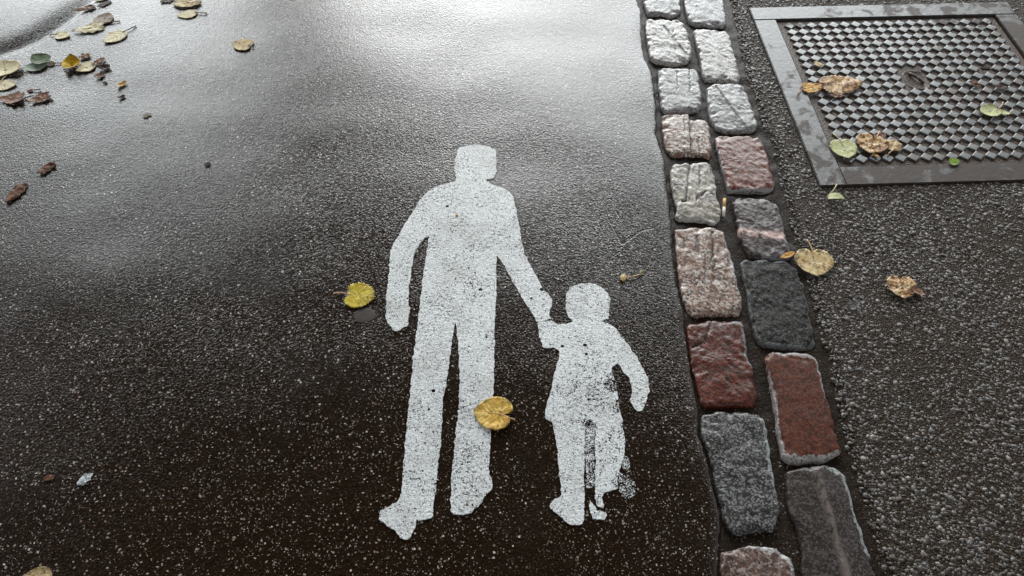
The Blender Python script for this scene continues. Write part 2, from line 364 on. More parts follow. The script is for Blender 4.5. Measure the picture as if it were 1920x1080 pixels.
def sett(poly, mat, seed, label=None, top=0.004, rough=0.0022, grooves=(), edge_dir=None, edge_w=0.0, band=None, ridge=None, ground=False):
    """a hewn stone: outline in metres, rounded arris, domed and chipped head"""
    n, K = 200, 28
    o = resample([tuple(p) for p in (poly if ground else GP(poly))], n)
    for _ in range(1): o = 0.25 * np.roll(o, 1, 0) + 0.5 * o + 0.25 * np.roll(o, -1, 0)
    c = o.mean(0); d = o - c; nrm = np.hypot(d[:, 0], d[:, 1])
    jit = np.array([0.0030 * mnoise.noise((q[0] * 70 + seed, q[1] * 70, seed)) + 0.0012 * mnoise.noise((q[0] * 190 + seed, q[1] * 190, seed)) for q in o])
    o = o + d / nrm[:, None] * jit[:, None]; d = o - c; mean_r = nrm.mean()
    ts = 1 - np.linspace(0, 1, K) ** 1.6 * 0.985
    V, ED, GRV, BD = [], [], [], []
    def add(x, y, z, t):
        V.append((x - c[0], y - c[1], z))
        dist = (1 - t) * mean_r                               # distance in from the arris
        wgt = 0.0
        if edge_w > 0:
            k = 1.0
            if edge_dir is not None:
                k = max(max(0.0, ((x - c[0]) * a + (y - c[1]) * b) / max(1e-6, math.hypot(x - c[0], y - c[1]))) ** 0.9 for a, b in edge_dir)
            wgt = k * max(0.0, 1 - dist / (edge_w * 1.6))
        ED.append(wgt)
    for t in (1.0, 1.0):
        z = -0.055 if len(V) == 0 else -0.010
        for q in d: add(c[0] + q[0] * (1.0 + (0.02 if z < -0.02 else 0.005)), c[1] + q[1] * (1.0 + (0.02 if z < -0.02 else 0.005)), z, 1.0)
    for t in ts:
        for q in d:
            x, y = c + q * t; dist = (1 - t) * mean_r
            chip = max(0.0, mnoise.noise((x * 45 + seed, y * 45, seed * 2.0)) + 0.15)
            arr = -(0.0035 + 0.011 * chip) * math.exp(-(dist / (0.0020 + 0.008 * chip)))   # worn, chipped arris
            nz = rough * 0.52 * (mnoise.fractal((x * 26 + seed * 3.1, y * 26, seed), 0.7, 2.1, 5) - 0.6 * abs(mnoise.noise((x * 40, y * 32 + seed, seed)))) + rough * 0.30 * mnoise.noise((x * 85, y * 85 + seed, 3))
            dome = 0.0012 * (1 - t ** 2.2)
            add(x, y, top + arr + nz + dome, t)
    GRV = [0.0] * len(V); BD = [0.0] * len(V)
    V = [list(v) for v in V]
    for (p, q, wd, dep) in grooves:
        p, q = np.array(G(*p)) - c, np.array(G(*q)) - c; L = np.linalg.norm(q - p); u = (q - p) / L
        for i, v in enumerate(V):
            if v[2] < -0.009: continue
            a = (v[0] - p[0]) * u[0] + (v[1] - p[1]) * u[1]; b = abs((v[0] - p[0]) * u[1] - (v[1] - p[1]) * u[0] + 0.003 * mnoise.noise((a * 50, seed, 0)))
            if -0.004 < a < L + 0.004:
                f = math.exp(-(b / wd) ** 2); v[2] -= dep * f; GRV[i] = max(GRV[i], f)
    if band:
        p, q, wd = band; p, q = np.array(G(*p)) - c, np.array(G(*q)) - c; L = np.linalg.norm(q - p); u = (q - p) / L
        for i, v in enumerate(V):
            b = (v[0] - p[0]) * u[1] - (v[1] - p[1]) * u[0] + 0.006 * mnoise.noise((v[0] * 30, v[1] * 30, seed)); BD[i] = math.exp(-(b / wd) ** 4)
    if ridge:
        p, q, hgt = ridge; p, q = np.array(G(*p)) - c, np.array(G(*q)) - c; L = np.linalg.norm(q - p); u = (q - p) / L
        for i, v in enumerate(V):
            if v[2] < -0.009: continue
            b = (v[0] - p[0]) * u[1] - (v[1] - p[1]) * u[0]      # to the right of the ridge
            v[2] += hgt * math.exp(-abs(b) / 0.03) - (hgt * 0.7 if b > 0.004 else 0.0)
    nr = K + 2; F = []
    for j in range(nr - 1):
        for i in range(n):
            F.append((j * n + i, j * n + (i + 1) % n, (j + 1) * n + (i + 1) % n, (j + 1) * n + i))
    F.append(tuple(range((nr - 1) * n, nr * n)))
    ob = mesh_obj('sett', V, F, mat, BED); ob.location = (c[0], c[1], 0)
    fattr(ob, 'edge', ED); fattr(ob, 'groove', GRV); fattr(ob, 'band', BD)
    if label: ob['label'] = label
    return ob
LFT, RGT, NEAR, FAR = (-1, 0), (1, 0), (0, -1), (0, 1)
sett([(1206, 0), (1210, 15), (1215, 27), (1237, 26), (1255, 30), (1270, 27), (1277, 20), (1276, 0), (1268, -42), (1235, -46), (1200, -44)], GR['grey'], 1, 'pale wet sett cut by the top of the picture')
sett([(1211, 41), (1215, 37), (1235, 37), (1272, 39), (1282, 45), (1290, 62), (1296, 87), (1297, 107), (1290, 115), (1272, 121), (1255, 120), (1230, 115), (1219, 110), (1215, 87), (1211, 62)], GR['white'], 2, 'whitish sett with dark and ochre pits', rough=0.003, grooves=[((1245, 52), (1287, 105), 0.003, 0.003), ((1262, 60), (1266, 95), 0.002, 0.002)])
sett([(1234, 132), (1242, 129), (1307, 130), (1311, 150), (1316, 182), (1315, 200), (1310, 207), (1285, 209), (1247, 210), (1239, 200), (1235, 162)], GR['grey'], 3, 'grey sett with two fine cracks', grooves=[((1270, 131), (1270, 172), 0.0017, 0.002), ((1293, 131), (1294, 175), 0.002, 0.003)])
sett([(1241, 220), (1252, 216), (1290, 215), (1293, 222), (1325, 226), (1330, 240), (1334, 270), (1335, 288), (1331, 294), (1315, 291), (1295, 290), (1260, 290), (1250, 280), (1246, 270), (1242, 245)], GR['rosewhite'], 4, 'pink and white speckled sett with a split', grooves=[((1293, 222), (1297, 288), 0.0026, 0.004), ((1283, 218), (1284, 245), 0.0015, 0.002), ((1310, 262), (1311, 290), 0.0016, 0.002)])
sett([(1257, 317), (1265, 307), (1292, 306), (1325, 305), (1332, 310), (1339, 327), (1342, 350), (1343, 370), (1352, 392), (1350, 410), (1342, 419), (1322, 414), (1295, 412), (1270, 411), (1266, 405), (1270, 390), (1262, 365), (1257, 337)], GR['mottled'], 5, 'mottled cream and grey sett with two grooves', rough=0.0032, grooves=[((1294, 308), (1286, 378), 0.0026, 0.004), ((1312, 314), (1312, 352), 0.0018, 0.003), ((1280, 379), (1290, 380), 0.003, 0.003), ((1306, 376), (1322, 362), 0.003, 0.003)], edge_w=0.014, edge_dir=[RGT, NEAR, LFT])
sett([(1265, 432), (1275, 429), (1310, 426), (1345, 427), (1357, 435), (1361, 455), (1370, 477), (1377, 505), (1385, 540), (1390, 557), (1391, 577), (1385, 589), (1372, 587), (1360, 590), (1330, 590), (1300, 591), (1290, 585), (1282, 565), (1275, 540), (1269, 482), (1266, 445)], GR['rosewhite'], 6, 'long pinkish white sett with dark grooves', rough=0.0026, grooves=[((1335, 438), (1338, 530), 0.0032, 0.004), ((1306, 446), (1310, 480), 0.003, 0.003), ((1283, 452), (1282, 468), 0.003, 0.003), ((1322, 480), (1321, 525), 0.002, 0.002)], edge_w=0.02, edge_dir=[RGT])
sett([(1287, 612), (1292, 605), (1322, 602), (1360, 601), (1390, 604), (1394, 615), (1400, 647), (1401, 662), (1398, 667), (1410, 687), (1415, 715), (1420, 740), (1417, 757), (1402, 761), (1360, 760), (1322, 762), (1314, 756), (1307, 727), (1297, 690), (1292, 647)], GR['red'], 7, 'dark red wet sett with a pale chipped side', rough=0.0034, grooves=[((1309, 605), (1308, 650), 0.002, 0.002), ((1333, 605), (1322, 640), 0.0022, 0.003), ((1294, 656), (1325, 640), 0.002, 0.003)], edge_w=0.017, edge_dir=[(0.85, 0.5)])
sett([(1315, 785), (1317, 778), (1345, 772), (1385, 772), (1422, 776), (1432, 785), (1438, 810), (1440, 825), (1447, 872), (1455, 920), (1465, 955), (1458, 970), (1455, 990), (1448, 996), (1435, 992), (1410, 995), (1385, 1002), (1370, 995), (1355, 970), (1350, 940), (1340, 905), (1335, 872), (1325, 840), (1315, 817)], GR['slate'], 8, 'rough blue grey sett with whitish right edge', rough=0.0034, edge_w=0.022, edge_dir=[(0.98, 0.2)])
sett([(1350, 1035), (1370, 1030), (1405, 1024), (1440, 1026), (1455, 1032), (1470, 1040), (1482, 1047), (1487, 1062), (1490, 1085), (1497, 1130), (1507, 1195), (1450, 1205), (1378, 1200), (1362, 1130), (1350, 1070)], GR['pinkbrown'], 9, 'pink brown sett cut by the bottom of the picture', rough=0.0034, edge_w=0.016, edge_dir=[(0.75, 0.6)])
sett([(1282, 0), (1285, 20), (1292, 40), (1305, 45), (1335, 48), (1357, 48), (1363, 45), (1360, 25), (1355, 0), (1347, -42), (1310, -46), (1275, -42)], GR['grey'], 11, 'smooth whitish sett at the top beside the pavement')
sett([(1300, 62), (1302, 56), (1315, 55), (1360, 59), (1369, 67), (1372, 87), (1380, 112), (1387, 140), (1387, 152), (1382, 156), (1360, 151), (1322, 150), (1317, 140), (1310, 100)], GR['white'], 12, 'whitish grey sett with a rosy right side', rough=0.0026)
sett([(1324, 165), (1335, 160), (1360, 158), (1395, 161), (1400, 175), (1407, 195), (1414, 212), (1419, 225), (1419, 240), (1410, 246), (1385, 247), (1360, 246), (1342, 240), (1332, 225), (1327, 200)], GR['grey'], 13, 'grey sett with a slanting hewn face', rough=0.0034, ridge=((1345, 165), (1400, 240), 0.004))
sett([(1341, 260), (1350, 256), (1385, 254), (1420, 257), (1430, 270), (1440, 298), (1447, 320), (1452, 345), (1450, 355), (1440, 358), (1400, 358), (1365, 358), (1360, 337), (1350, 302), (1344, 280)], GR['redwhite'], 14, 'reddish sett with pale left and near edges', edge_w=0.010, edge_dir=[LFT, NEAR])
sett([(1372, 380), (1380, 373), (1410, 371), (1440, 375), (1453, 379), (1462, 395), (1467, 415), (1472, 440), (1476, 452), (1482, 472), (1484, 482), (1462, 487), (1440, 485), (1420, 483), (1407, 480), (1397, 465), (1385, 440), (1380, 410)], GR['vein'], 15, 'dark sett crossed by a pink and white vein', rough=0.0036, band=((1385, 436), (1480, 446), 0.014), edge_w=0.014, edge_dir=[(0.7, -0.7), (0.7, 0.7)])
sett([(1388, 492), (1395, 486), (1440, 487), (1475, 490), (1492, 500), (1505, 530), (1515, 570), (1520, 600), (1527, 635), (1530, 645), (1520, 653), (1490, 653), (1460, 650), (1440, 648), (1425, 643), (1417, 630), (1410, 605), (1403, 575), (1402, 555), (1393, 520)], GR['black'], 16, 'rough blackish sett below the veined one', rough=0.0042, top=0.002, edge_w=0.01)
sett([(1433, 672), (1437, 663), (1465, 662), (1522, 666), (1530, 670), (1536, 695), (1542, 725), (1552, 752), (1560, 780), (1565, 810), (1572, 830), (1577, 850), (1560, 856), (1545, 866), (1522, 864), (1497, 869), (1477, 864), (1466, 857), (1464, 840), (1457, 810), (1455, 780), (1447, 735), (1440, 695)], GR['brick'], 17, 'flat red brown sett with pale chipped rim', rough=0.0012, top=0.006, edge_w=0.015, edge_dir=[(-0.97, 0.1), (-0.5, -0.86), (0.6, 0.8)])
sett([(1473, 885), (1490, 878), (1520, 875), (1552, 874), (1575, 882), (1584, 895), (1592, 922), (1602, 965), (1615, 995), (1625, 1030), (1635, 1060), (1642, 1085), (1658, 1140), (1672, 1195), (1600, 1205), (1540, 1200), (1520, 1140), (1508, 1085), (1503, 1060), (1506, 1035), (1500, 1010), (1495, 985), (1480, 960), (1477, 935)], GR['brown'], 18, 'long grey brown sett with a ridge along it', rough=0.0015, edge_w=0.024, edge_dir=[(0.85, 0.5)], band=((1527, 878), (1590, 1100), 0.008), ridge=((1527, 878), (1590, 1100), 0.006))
# the strip goes on beyond both ends of the picture
kinds = list(GR.values())
for col_i, (fa, fb) in enumerate(((0.012, 0.5), (0.5, 0.985))):
    for y0, y1, sgn in ((2.83, 5.2, 1), (0.46, -1.2, -1)):
        y = y0 + (0.04 if col_i else 0) * sgn; k = 0
        while (y < y1) if sgn > 0 else (y > y1):
            L = random.uniform(0.17, 0.26); yn = y + sgn * L; a_, b_ = min(y, yn) + 0.009, max(y, yn) - 0.009
            q = []
            for yy, s in ((a_, 0), (a_, 1), (b_, 1), (b_, 0)):
                e0, e1 = float(road_edge(yy)) + 0.012, float(pave_edge(yy)) - 0.006; wd = e1 - e0
                q.append((e0 + wd * (fa if s == 0 else fb) + (0.008 if s == 0 else -0.008), yy))
            q2 = []
            for i in range(4):
                p0, p1, p2 = np.array(q[i - 1]), np.array(q[i]), np.array(q[(i + 1) % 4])
                for p in (p0, p2): q2.append(tuple(p1 + (p - p1) / np.linalg.norm(p - p1) * 0.02))
            sett(q2, random.choice(kinds), 40 + col_i * 20 + k + (100 if sgn > 0 else 0), ground=True); y = yn; k += 1

# ------------------------------------------------------------------ aggregate of the coarse pavement (uncountable chippings)
ico = bmesh.new(); bmesh.ops.create_icosphere(ico, subdivisions=1, radius=1.0); ico.verts.ensure_lookup_table()
IV = np.array([v.co[:] for v in ico.verts]); IF = np.array([[v.index for v in f.verts] for f in ico.faces]); ico.free()
def pebbles(name, xy, size, zf, mat, flat=0.31, sink=0.12):
    n = len(xy); nv = len(IV); size = np.asarray(size)[:, None]
    P = IV[None] * (1 + rng.uniform(-0.28, 0.28, (n, nv, 1)))
    sx, sy, sz = size * rng.uniform(0.75, 1.35, (n, 1)), size * rng.uniform(0.55, 0.9, (n, 1)), size * flat * rng.uniform(0.8, 1.2, (n, 1))
    px_, py_, pz = P[..., 0] * sx, P[..., 1] * sy, np.minimum(P[..., 2] * sz, size * flat * 0.5)
    a = rng.uniform(0, 6.283, (n, 1)); ca, sa = np.cos(a), np.sin(a); tl = rng.normal(0, 0.10, (2, n, 1))
    qx, qy = px_ * ca - py_ * sa, px_ * sa + py_ * ca
    base = np.array([zf(x, y) for x, y in xy])[:, None] - size * flat * sink
    VV = np.stack([qx + xy[:, :1], qy + xy[:, 1:], pz + qx * tl[0] + qy * tl[1] + base], -1); T = np.repeat(rng.random((n, 1)), nv, 1)
    me = bpy.data.meshes.new(name); F = (IF[None] + (np.arange(n) * nv)[:, None, None]).reshape(-1, 3)
    me.vertices.add(n * nv); me.vertices.foreach_set('co', VV.ravel())
    me.loops.add(F.size); me.loops.foreach_set('vertex_index', F.ravel().astype(np.int32))
    me.polygons.add(len(F)); me.polygons.foreach_set('loop_start', np.arange(0, F.size, 3, dtype=np.int32)); me.polygons.foreach_set('loop_total', np.full(len(F), 3, np.int32))
    me.update(calc_edges=True); me.polygons.foreach_set('use_smooth', np.ones(len(F), bool)); me.materials.append(mat)
    o = link(bpy.data.objects.new(name, me)); fattr(o, 'tint', T.ravel()); return o
cand = np.stack([rng.uniform(0.25, 1.75, 100000), rng.uniform(0.48, 2.75, 100000)], 1)
ok = (cand[:, 0] > pave_edge(cand[:, 1]) + 0.012) & ~in_manhole(cand[:, 0], cand[:, 1], FR + 0.004)
cand = cand[ok]
wear_n = np.array([mnoise.noise((p[0] * 3.1, p[1] * 3.1, 7.7)) for p in cand])
keep = rng.random(len(cand)) < np.clip(0.80 + 0.7 * wear_n - 0.35 * np.clip((cand[:, 0] - 1.05) / 0.5, 0, 1), 0.12, 1)
cand = cand[keep]
tag(pebbles('aggregate', cand, np.clip(rng.lognormal(math.log(0.0034), 0.42, len(cand)), 0.0014, 0.0085), lambda x, y: 0.0012 * mnoise.noise((x * 9, y * 9, 1)) + 0.002 * mnoise.noise((x * 2, y * 2, 5)), M_PEB),
    'grey stone chippings showing in the coarse asphalt pavement', 'gravel', kind='stuff')
# grit in the joints between the setts
gy = rng.uniform(0.5, 2.8, 6000); t_ = rng.random(6000); gx = road_edge(gy) + t_ * (pave_edge(gy) - road_edge(gy))
tag(pebbles('grit', np.stack([gx, gy], 1), np.clip(rng.lognormal(math.log(0.0015), 0.5, 6000), 0.0006, 0.0035), lambda x, y: -0.0105 + 0.0035 * mnoise.noise((x * 28, y * 28, 2)), M_PEB),
    'tiny grains of grit lying in the joints between the setts', 'grit', kind='stuff')

# ------------------------------------------------------------------ cast iron cover
def mat_iron(name, brown=0.5, bright=(0.060, 0.057, 0.055), drift=0.0, stud=False):
    N = NT(name); tc = N.n('ShaderNodeTexCoord').outputs['Object']
    a = N.xyz(tc); sp = N.math('ADD', N.math('MULTIPLY', a[0], drift), N.math('MULTIPLY', a[1], -drift))
    pat = N.step(N.math('ADD', N.noise(17, 5, 0.62, tc, 0.5), sp), 0.5 - 0.12 * (brown - 0.5) * 4, 0.60 - 0.12 * (brown - 0.5) * 4)
    col = N.mix(pat, bright, (0.045, 0.030, 0.022))
    col = N.mix(N.step(N.noise(90, 3, 0.6, tc), 0.60, 0.72), col, (0.05, 0.035, 0.025))
    if stud:
        rnd = N.n('ShaderNodeObjectInfo').outputs['Random']
        col = N.mix(N.math('MULTIPLY', N.step(rnd, 0.6, 1.0), 0.7), col, (0.060, 0.040, 0.028))
    else:
        col = N.mix(N.math('MULTIPLY', N.step(N.noise(45, 5, 0.7, tc), 0.50, 0.66), 0.7), col, (0.040, 0.030, 0.024))
    rg = N.math('ADD', 0.42, N.math('MULTIPLY', pat, 0.2))
    nb = N.bump(N.noise(70, 4, 0.6, tc), 0.18 if stud else 0.3, 0.003)
    N.set(Base_Color=col, Metallic=0.2, Roughness=rg, Normal=nb, Coat_Weight=N.math('SUBTRACT', 0.5, N.math('MULTIPLY', pat, 0.4)), Coat_IOR=1.33, Coat_Roughness=0.22, Coat_Normal=nb)
    return N.m
M_FRAME, M_LUG = mat_iron('wet_cast_iron_frame', 0.62, drift=0.22), mat_iron('worn_cast_iron', 0.5, (0.135, 0.135, 0.135), stud=True)
M_PLATE = mat_simple('rusty_plate_floor', (0.066, 0.036, 0.018), 0.6, 0.8, 110, 0.12, 1.0, 0.006)
COVER = empty('manhole_cover', (MO[0], MO[1], 0)); COVER.rotation_euler.z = MANG
tag(COVER, 'square cast iron manhole cover with diamond studs in the dark pavement', 'manhole cover')
def bar(name, x0, y0, x1, y1, z0, z1, mat, bev=0.002, cut=()):
    bm = bmesh.new(); bmesh.ops.create_cube(bm, size=1)
    for v in bm.verts: v.co = ((x0 + x1) / 2 + v.co.x * (x1 - x0), (y0 + y1) / 2 + v.co.y * (y1 - y0), (z0 + z1) / 2 + v.co.z * (z1 - z0))
    bmesh.ops.bevel(bm, geom=list(bm.edges), offset=bev, segments=2, affect='EDGES')
    me = bpy.data.meshes.new(name); bm.to_mesh(me); bm.free(); me.materials.append(mat)
    return link(bpy.data.objects.new(name, me), COVER)
g = 0.0012
bar('frame_bar', -FR, MH + 0.003, MW + FR, MH + FR, -0.03, 0.0065, M_FRAME)                    # far bar runs through
bar('frame_bar', -FR, -FR, -0.004, MH + 0.003 - g, -0.03, 0.0060, M_FRAME)                      # left
bar('frame_bar', MW + 0.004, -FR, MW + FR, MH + 0.003 - g, -0.03, 0.0060, M_FRAME)              # right
bar('frame_bar', -0.004 + 0.0002, -FR, MW + 0.004 - g, -0.003, -0.03, 0.0058, M_FRAME)               # near
bar('plate', 0.0, 0.0, MW, MH, -0.03, -0.0015, M_PLATE, 0.001)
def lug_mesh():
    a, b, hh = PITCH * 0.498, PITCH * 0.44, 0.0040
    V, F = [], []
    n = 4
    ring = lambda r, z: [(r * math.cos(k * math.pi / 2), r * math.sin(k * math.pi / 2), z) for k in range(n)]
    V += ring(a, -0.002) + ring(a * 0.97, 0.0012) + ring(b + 0.0018, hh - 0.0008) + ring(b, hh) + [(0, 0, hh + 0.0003)]
    for j in range(3):
        for k in range(n): F.append((j * n + k, j * n + (k + 1) % n, (j + 1) * n + (k + 1) % n, (j + 1) * n + k))
    for k in range(n): F.append((3 * n + k, 3 * n + (k + 1) % n, 4 * n))
    return V, F
LV, LF = lug_mesh()
lug_me = bpy.data.meshes.new('stud'); lug_me.from_pydata(LV, [], LF); lug_me.update(); lug_me.materials.append(M_LUG)
KEY = np.array(G(1718, 150)); SLOT = np.array(G(1848, 128))
def to_cover(p): q = np.array(p) - MO; return np.array((np.dot(q, MEX), np.dot(q, MEY)))
kc, sc = to_cover(KEY), to_cover(SLOT)
nx, ny = int(MW / PITCH), int(MH / PITCH); ox, oy = (MW - (nx - 1) * PITCH) / 2, (MH - (ny - 1) * PITCH) / 2
spots = []
for j in range(ny):
    for i in range(nx):
        x, y = ox + i * PITCH, oy + j * PITCH
        if abs(x - kc[0]) < PITCH * 0.95 and abs(y - kc[1]) < PITCH * 1.6: continue
        if abs(x - sc[0]) < PITCH * 0.6 and abs(y - sc[1]) < PITCH * 0.5: continue
        wpt = MO + MEX * x + MEY * y
        d_ = wpt[1] * math.cos(TILT) + CAM_H * math.sin(TILT); inside = abs(wpt[0]) / d_ < 0.60
        spots.append((not inside, d_, x, y))
spots.sort()
for k, (_, _, x, y) in enumerate(spots[:300]):
    o = bpy.data.objects.new('stud', lug_me); o.location = (x + random.uniform(-4e-4, 4e-4), y, random.uniform(-6e-4, 3e-4)); o.rotation_euler = (random.gauss(0, 0.012), random.gauss(0, 0.012), random.gauss(0, 0.02)); link(o, COVER)
V, F = [], []
for (_, _, x, y) in spots[300:]:
    b0 = len(V); V += [(p[0] + x, p[1] + y, p[2]) for p in LV]; F += [tuple(b0 + i for i in f) for f in LF]
if V: mesh_obj('far_studs', V, F, M_LUG, COVER, smooth=False)['kind'] = 'stuff'
# lifting pocket with its iron bridge, and the key slot
def pocket():
    V, F = [], []; n = 20; a, b = PITCH * 0.92, PITCH * 1.25
    for r, z in ((1.10, -0.0018), (1.02, 0.0012), (0.95, 0.0014), (0.86, -0.0012), (0.3, -0.0013)):
        for k in range(n):
            q = 2 * math.pi * k / n; sx = abs(math.cos(q)) ** 0.6 * math.copysign(1, math.cos(q)); sy = abs(math.sin(q)) ** 0.6 * math.copysign(1, math.sin(q))
            V.append((kc[0] + a * r * sx, kc[1] + b * r * sy, z))
    for j in range(4):
        for k in range(n): F.append((j * n + k, j * n + (k + 1) % n, (j + 1) * n + (k + 1) % n, (j + 1) * n + k))
    return V, F
V, F = pocket(); mesh_obj('lifting_pocket', V, F, M_PLATE, COVER)
V, F = tube([(kc[0] - 0.012 + 0.026 * t, kc[1] + 0.03 - 0.05 * t, 0.0025 + 0.004 * math.sin(t * 3.1)) for t in np.linspace(0, 1, 10)], 0.0045)
mesh_obj('lifting_bar', V, F, M_LUG, COVER)
M_HOLE = mat_simple('dark_hole', (0.004, 0.003, 0.002), 0.9, 0.2)
bar('key_slot', sc[0] - 0.014, sc[1] - 0.006, sc[0] + 0.014, sc[1] + 0.006, -0.01, 0.0008, M_HOLE, 0.0015)

# ------------------------------------------------------------------ painted symbol
ADULT = [(862, 276), (880, 272), (900, 271), (918, 275), (930, 281), (931, 300), (930, 325), (925, 334), (910, 337), (920, 345), (942, 352), (955, 360), (961, 368), (965, 382), (971, 410), (977, 445), (985, 482), (997, 502),
    (1009, 525), (1020, 546), (1034, 561), (1035, 572), (1031, 581), (1030, 590), (1034, 599), (1020, 603), (1006, 605), (997, 587), (982, 565), (971, 545), (962, 530), (955, 515), (940, 490), (932, 479),
    (930, 500), (931, 540), (930, 565), (927, 615), (927, 665), (926, 702), (925, 747), (921, 790), (920, 810), (919, 835), (916, 887), (924, 907), (922, 917), (903, 942), (884, 962), (875, 963), (870, 966), (850, 966), (845, 960), (846, 892),
    (851, 860), (852, 835), (856, 805), (860, 760), (862, 715), (860, 652), (854, 606), (850, 625), (840, 700), (831, 752), (828, 810), (824, 852), (819, 897), (815, 930), (812, 950), (811, 970), (805, 972), (795, 974), (786, 977), (781, 975), (779, 990),
    (771, 1005), (765, 1011), (754, 1010), (750, 1005), (740, 995), (712, 975), (712, 957), (727, 950), (747, 940), (752, 927), (755, 892), (759, 835), (762, 805), (770, 725), (776, 660), (784, 600), (789, 555), (793, 520), (799, 482), (805, 442),
    (797, 445), (784, 462), (775, 480), (771, 510), (767, 535), (766, 565), (769, 580), (766, 595), (765, 611), (745, 620), (737, 619), (724, 600), (724, 562), (726, 535), (730, 507), (732, 470), (740, 455), (755, 427), (780, 387), (792, 369), (807, 356),
    (822, 349), (845, 342), (855, 340), (856, 332), (852, 320), (852, 305), (857, 287)]
CHILD = [(1067, 541), (1078, 536), (1090, 533), (1110, 533), (1124, 537), (1132, 543), (1139, 552), (1144, 565), (1142, 587), (1141, 599), (1126, 604), (1145, 611), (1160, 625), (1175, 645), (1195, 675), (1207, 697), (1215, 715), (1217, 737), (1212, 755), (1204, 772),
    (1194, 774), (1185, 762), (1181, 752), (1186, 735), (1181, 720), (1180, 710), (1170, 702), (1162, 688), (1156, 684), (1147, 692), (1145, 700), (1152, 712), (1156, 735), (1160, 758), (1166, 785), (1169, 810), (1172, 825), (1169, 860), (1160, 887), (1155, 902), (1159, 917), (1132, 926), (1127, 935), (1133, 950),
    (1132, 957), (1120, 950), (1115, 935), (1116, 885), (1115, 835), (1117, 812), (1108, 799), (1098, 803), (1095, 812), (1096, 860), (1096, 910), (1095, 950), (1095, 977), (1087, 985), (1070, 985), (1057, 976), (1047, 966), (1032, 955), (1031, 945), (1040, 936), (1052, 930), (1050, 897),
    (1044, 847), (1040, 810), (1036, 795), (1022, 786), (1024, 765), (1035, 725), (1042, 695), (1050, 667), (1049, 660), (1037, 654), (1017, 654), (1014, 640), (1011, 625), (1007, 607), (1020, 605), (1035, 601), (1045, 610), (1060, 609), (1075, 605), (1065, 595), (1061, 582), (1061, 555)]
GHOST_SHOE = [(1105, 938), (1111, 946), (1118, 959), (1134, 962), (1137, 968), (1130, 977), (1112, 974), (1106, 962)]
BLOB = [(1161, 888), (1170, 892), (1178, 900), (1188, 905), (1193, 915), (1190, 928), (1182, 936), (1170, 935), (1161, 922)]
BLOB2 = [(1165, 852), (1176, 858), (1182, 868), (1180, 880), (1170, 884), (1164, 872)]
LEGFILL = [(1097, 800), (1116, 800), (1116, 838), (1115, 880), (1114, 918), (1098, 916), (1097, 860)]
def mat_paint(name, base_wear, spots):
    N = NT(name)
    fine = N.noise(420, 3, 0.6); mid = N.noise(120, 3, 0.6); big = N.noise(14, 3)
    th = N.math('ADD', 0.567 - base_wear, N.math('MULTIPLY', N.math('SUBTRACT', big, 0.5), -0.16))
    worn = None
    for (px, py, r, k) in spots:
        x, y = G(px, py); sp = N.math('MULTIPLY', N.spot(x, y, r * 0.3, r), k); worn = sp if worn is None else N.math('MAXIMUM', worn, sp)
    if worn is not None: th = N.math('SUBTRACT', th, worn)
    pore = N.math('ADD', N.math('MULTIPLY', fine, 0.66), N.math('MULTIPLY', mid, 0.34))
    hole = N.step(N.math('SUBTRACT', pore, th), -0.012, 0.022)
    v = N.vor(42); r_ = N.xyz(v.outputs['Color'])
    pit = N.math('MULTIPLY', N.step(v.outputs['Distance'], N.math('MULTIPLY', r_[0], 0.19), N.math('MULTIPLY', r_[0], 0.25), 1, 0), N.math('GREATER_THAN', r_[1], 0.72))
    hole = N.math('MAXIMUM', hole, pit)
    col = N.mix(N.noise(30, 4, 0.6), (0.74, 0.77, 0.77), (0.86, 0.88, 0.87))
    col = N.mix(N.step(N.noise(230, 4, 0.65), 0.46, 0.70), col, (0.36, 0.37, 0.37))
    col = N.mix(N.math('MULTIPLY', N.step(N.noise(9, 5, 0.65), 0.44, 0.68), 0.42), col, (0.44, 0.43, 0.40))
    nb = N.bump(N.math('ADD', N.noise(170, 3), N.math('MULTIPLY', fine, 0.6)), 0.8, 0.0025)
    N.set(Base_Color=col, Roughness=0.5, Normal=nb, Coat_Weight=0.25, Coat_IOR=1.33, Coat_Roughness=0.3)
    tr = N.n('ShaderNodeBsdfTransparent'); mx = N.n('ShaderNodeMixShader')
    N.put(mx.inputs[0], hole); N.t.links.new(N.b.outputs[0], mx.inputs[1]); N.t.links.new(tr.outputs[0], mx.inputs[2]); N.t.links.new(mx.outputs[0], N.out.inputs[0])
    return N.m
M_PAINT_A = mat_paint('white_road_paint', 0.0, [(880, 560, 0.10, 0.012), (790, 760, 0.13, 0.02), (880, 880, 0.10, 0.02)])
M_PAINT_C = mat_paint('worn_white_road_paint', 0.004, [(1152, 722, 0.034, 0.12), (1162, 765, 0.026, 0.08), (1062, 735, 0.05, 0.03), (1105, 800, 0.022, 0.14), (1168, 905, 0.03, 0.07), (1115, 750, 0.05, 0.025)])
M_PAINT_W = mat_paint('faint_white_road_paint', 0.085, [])
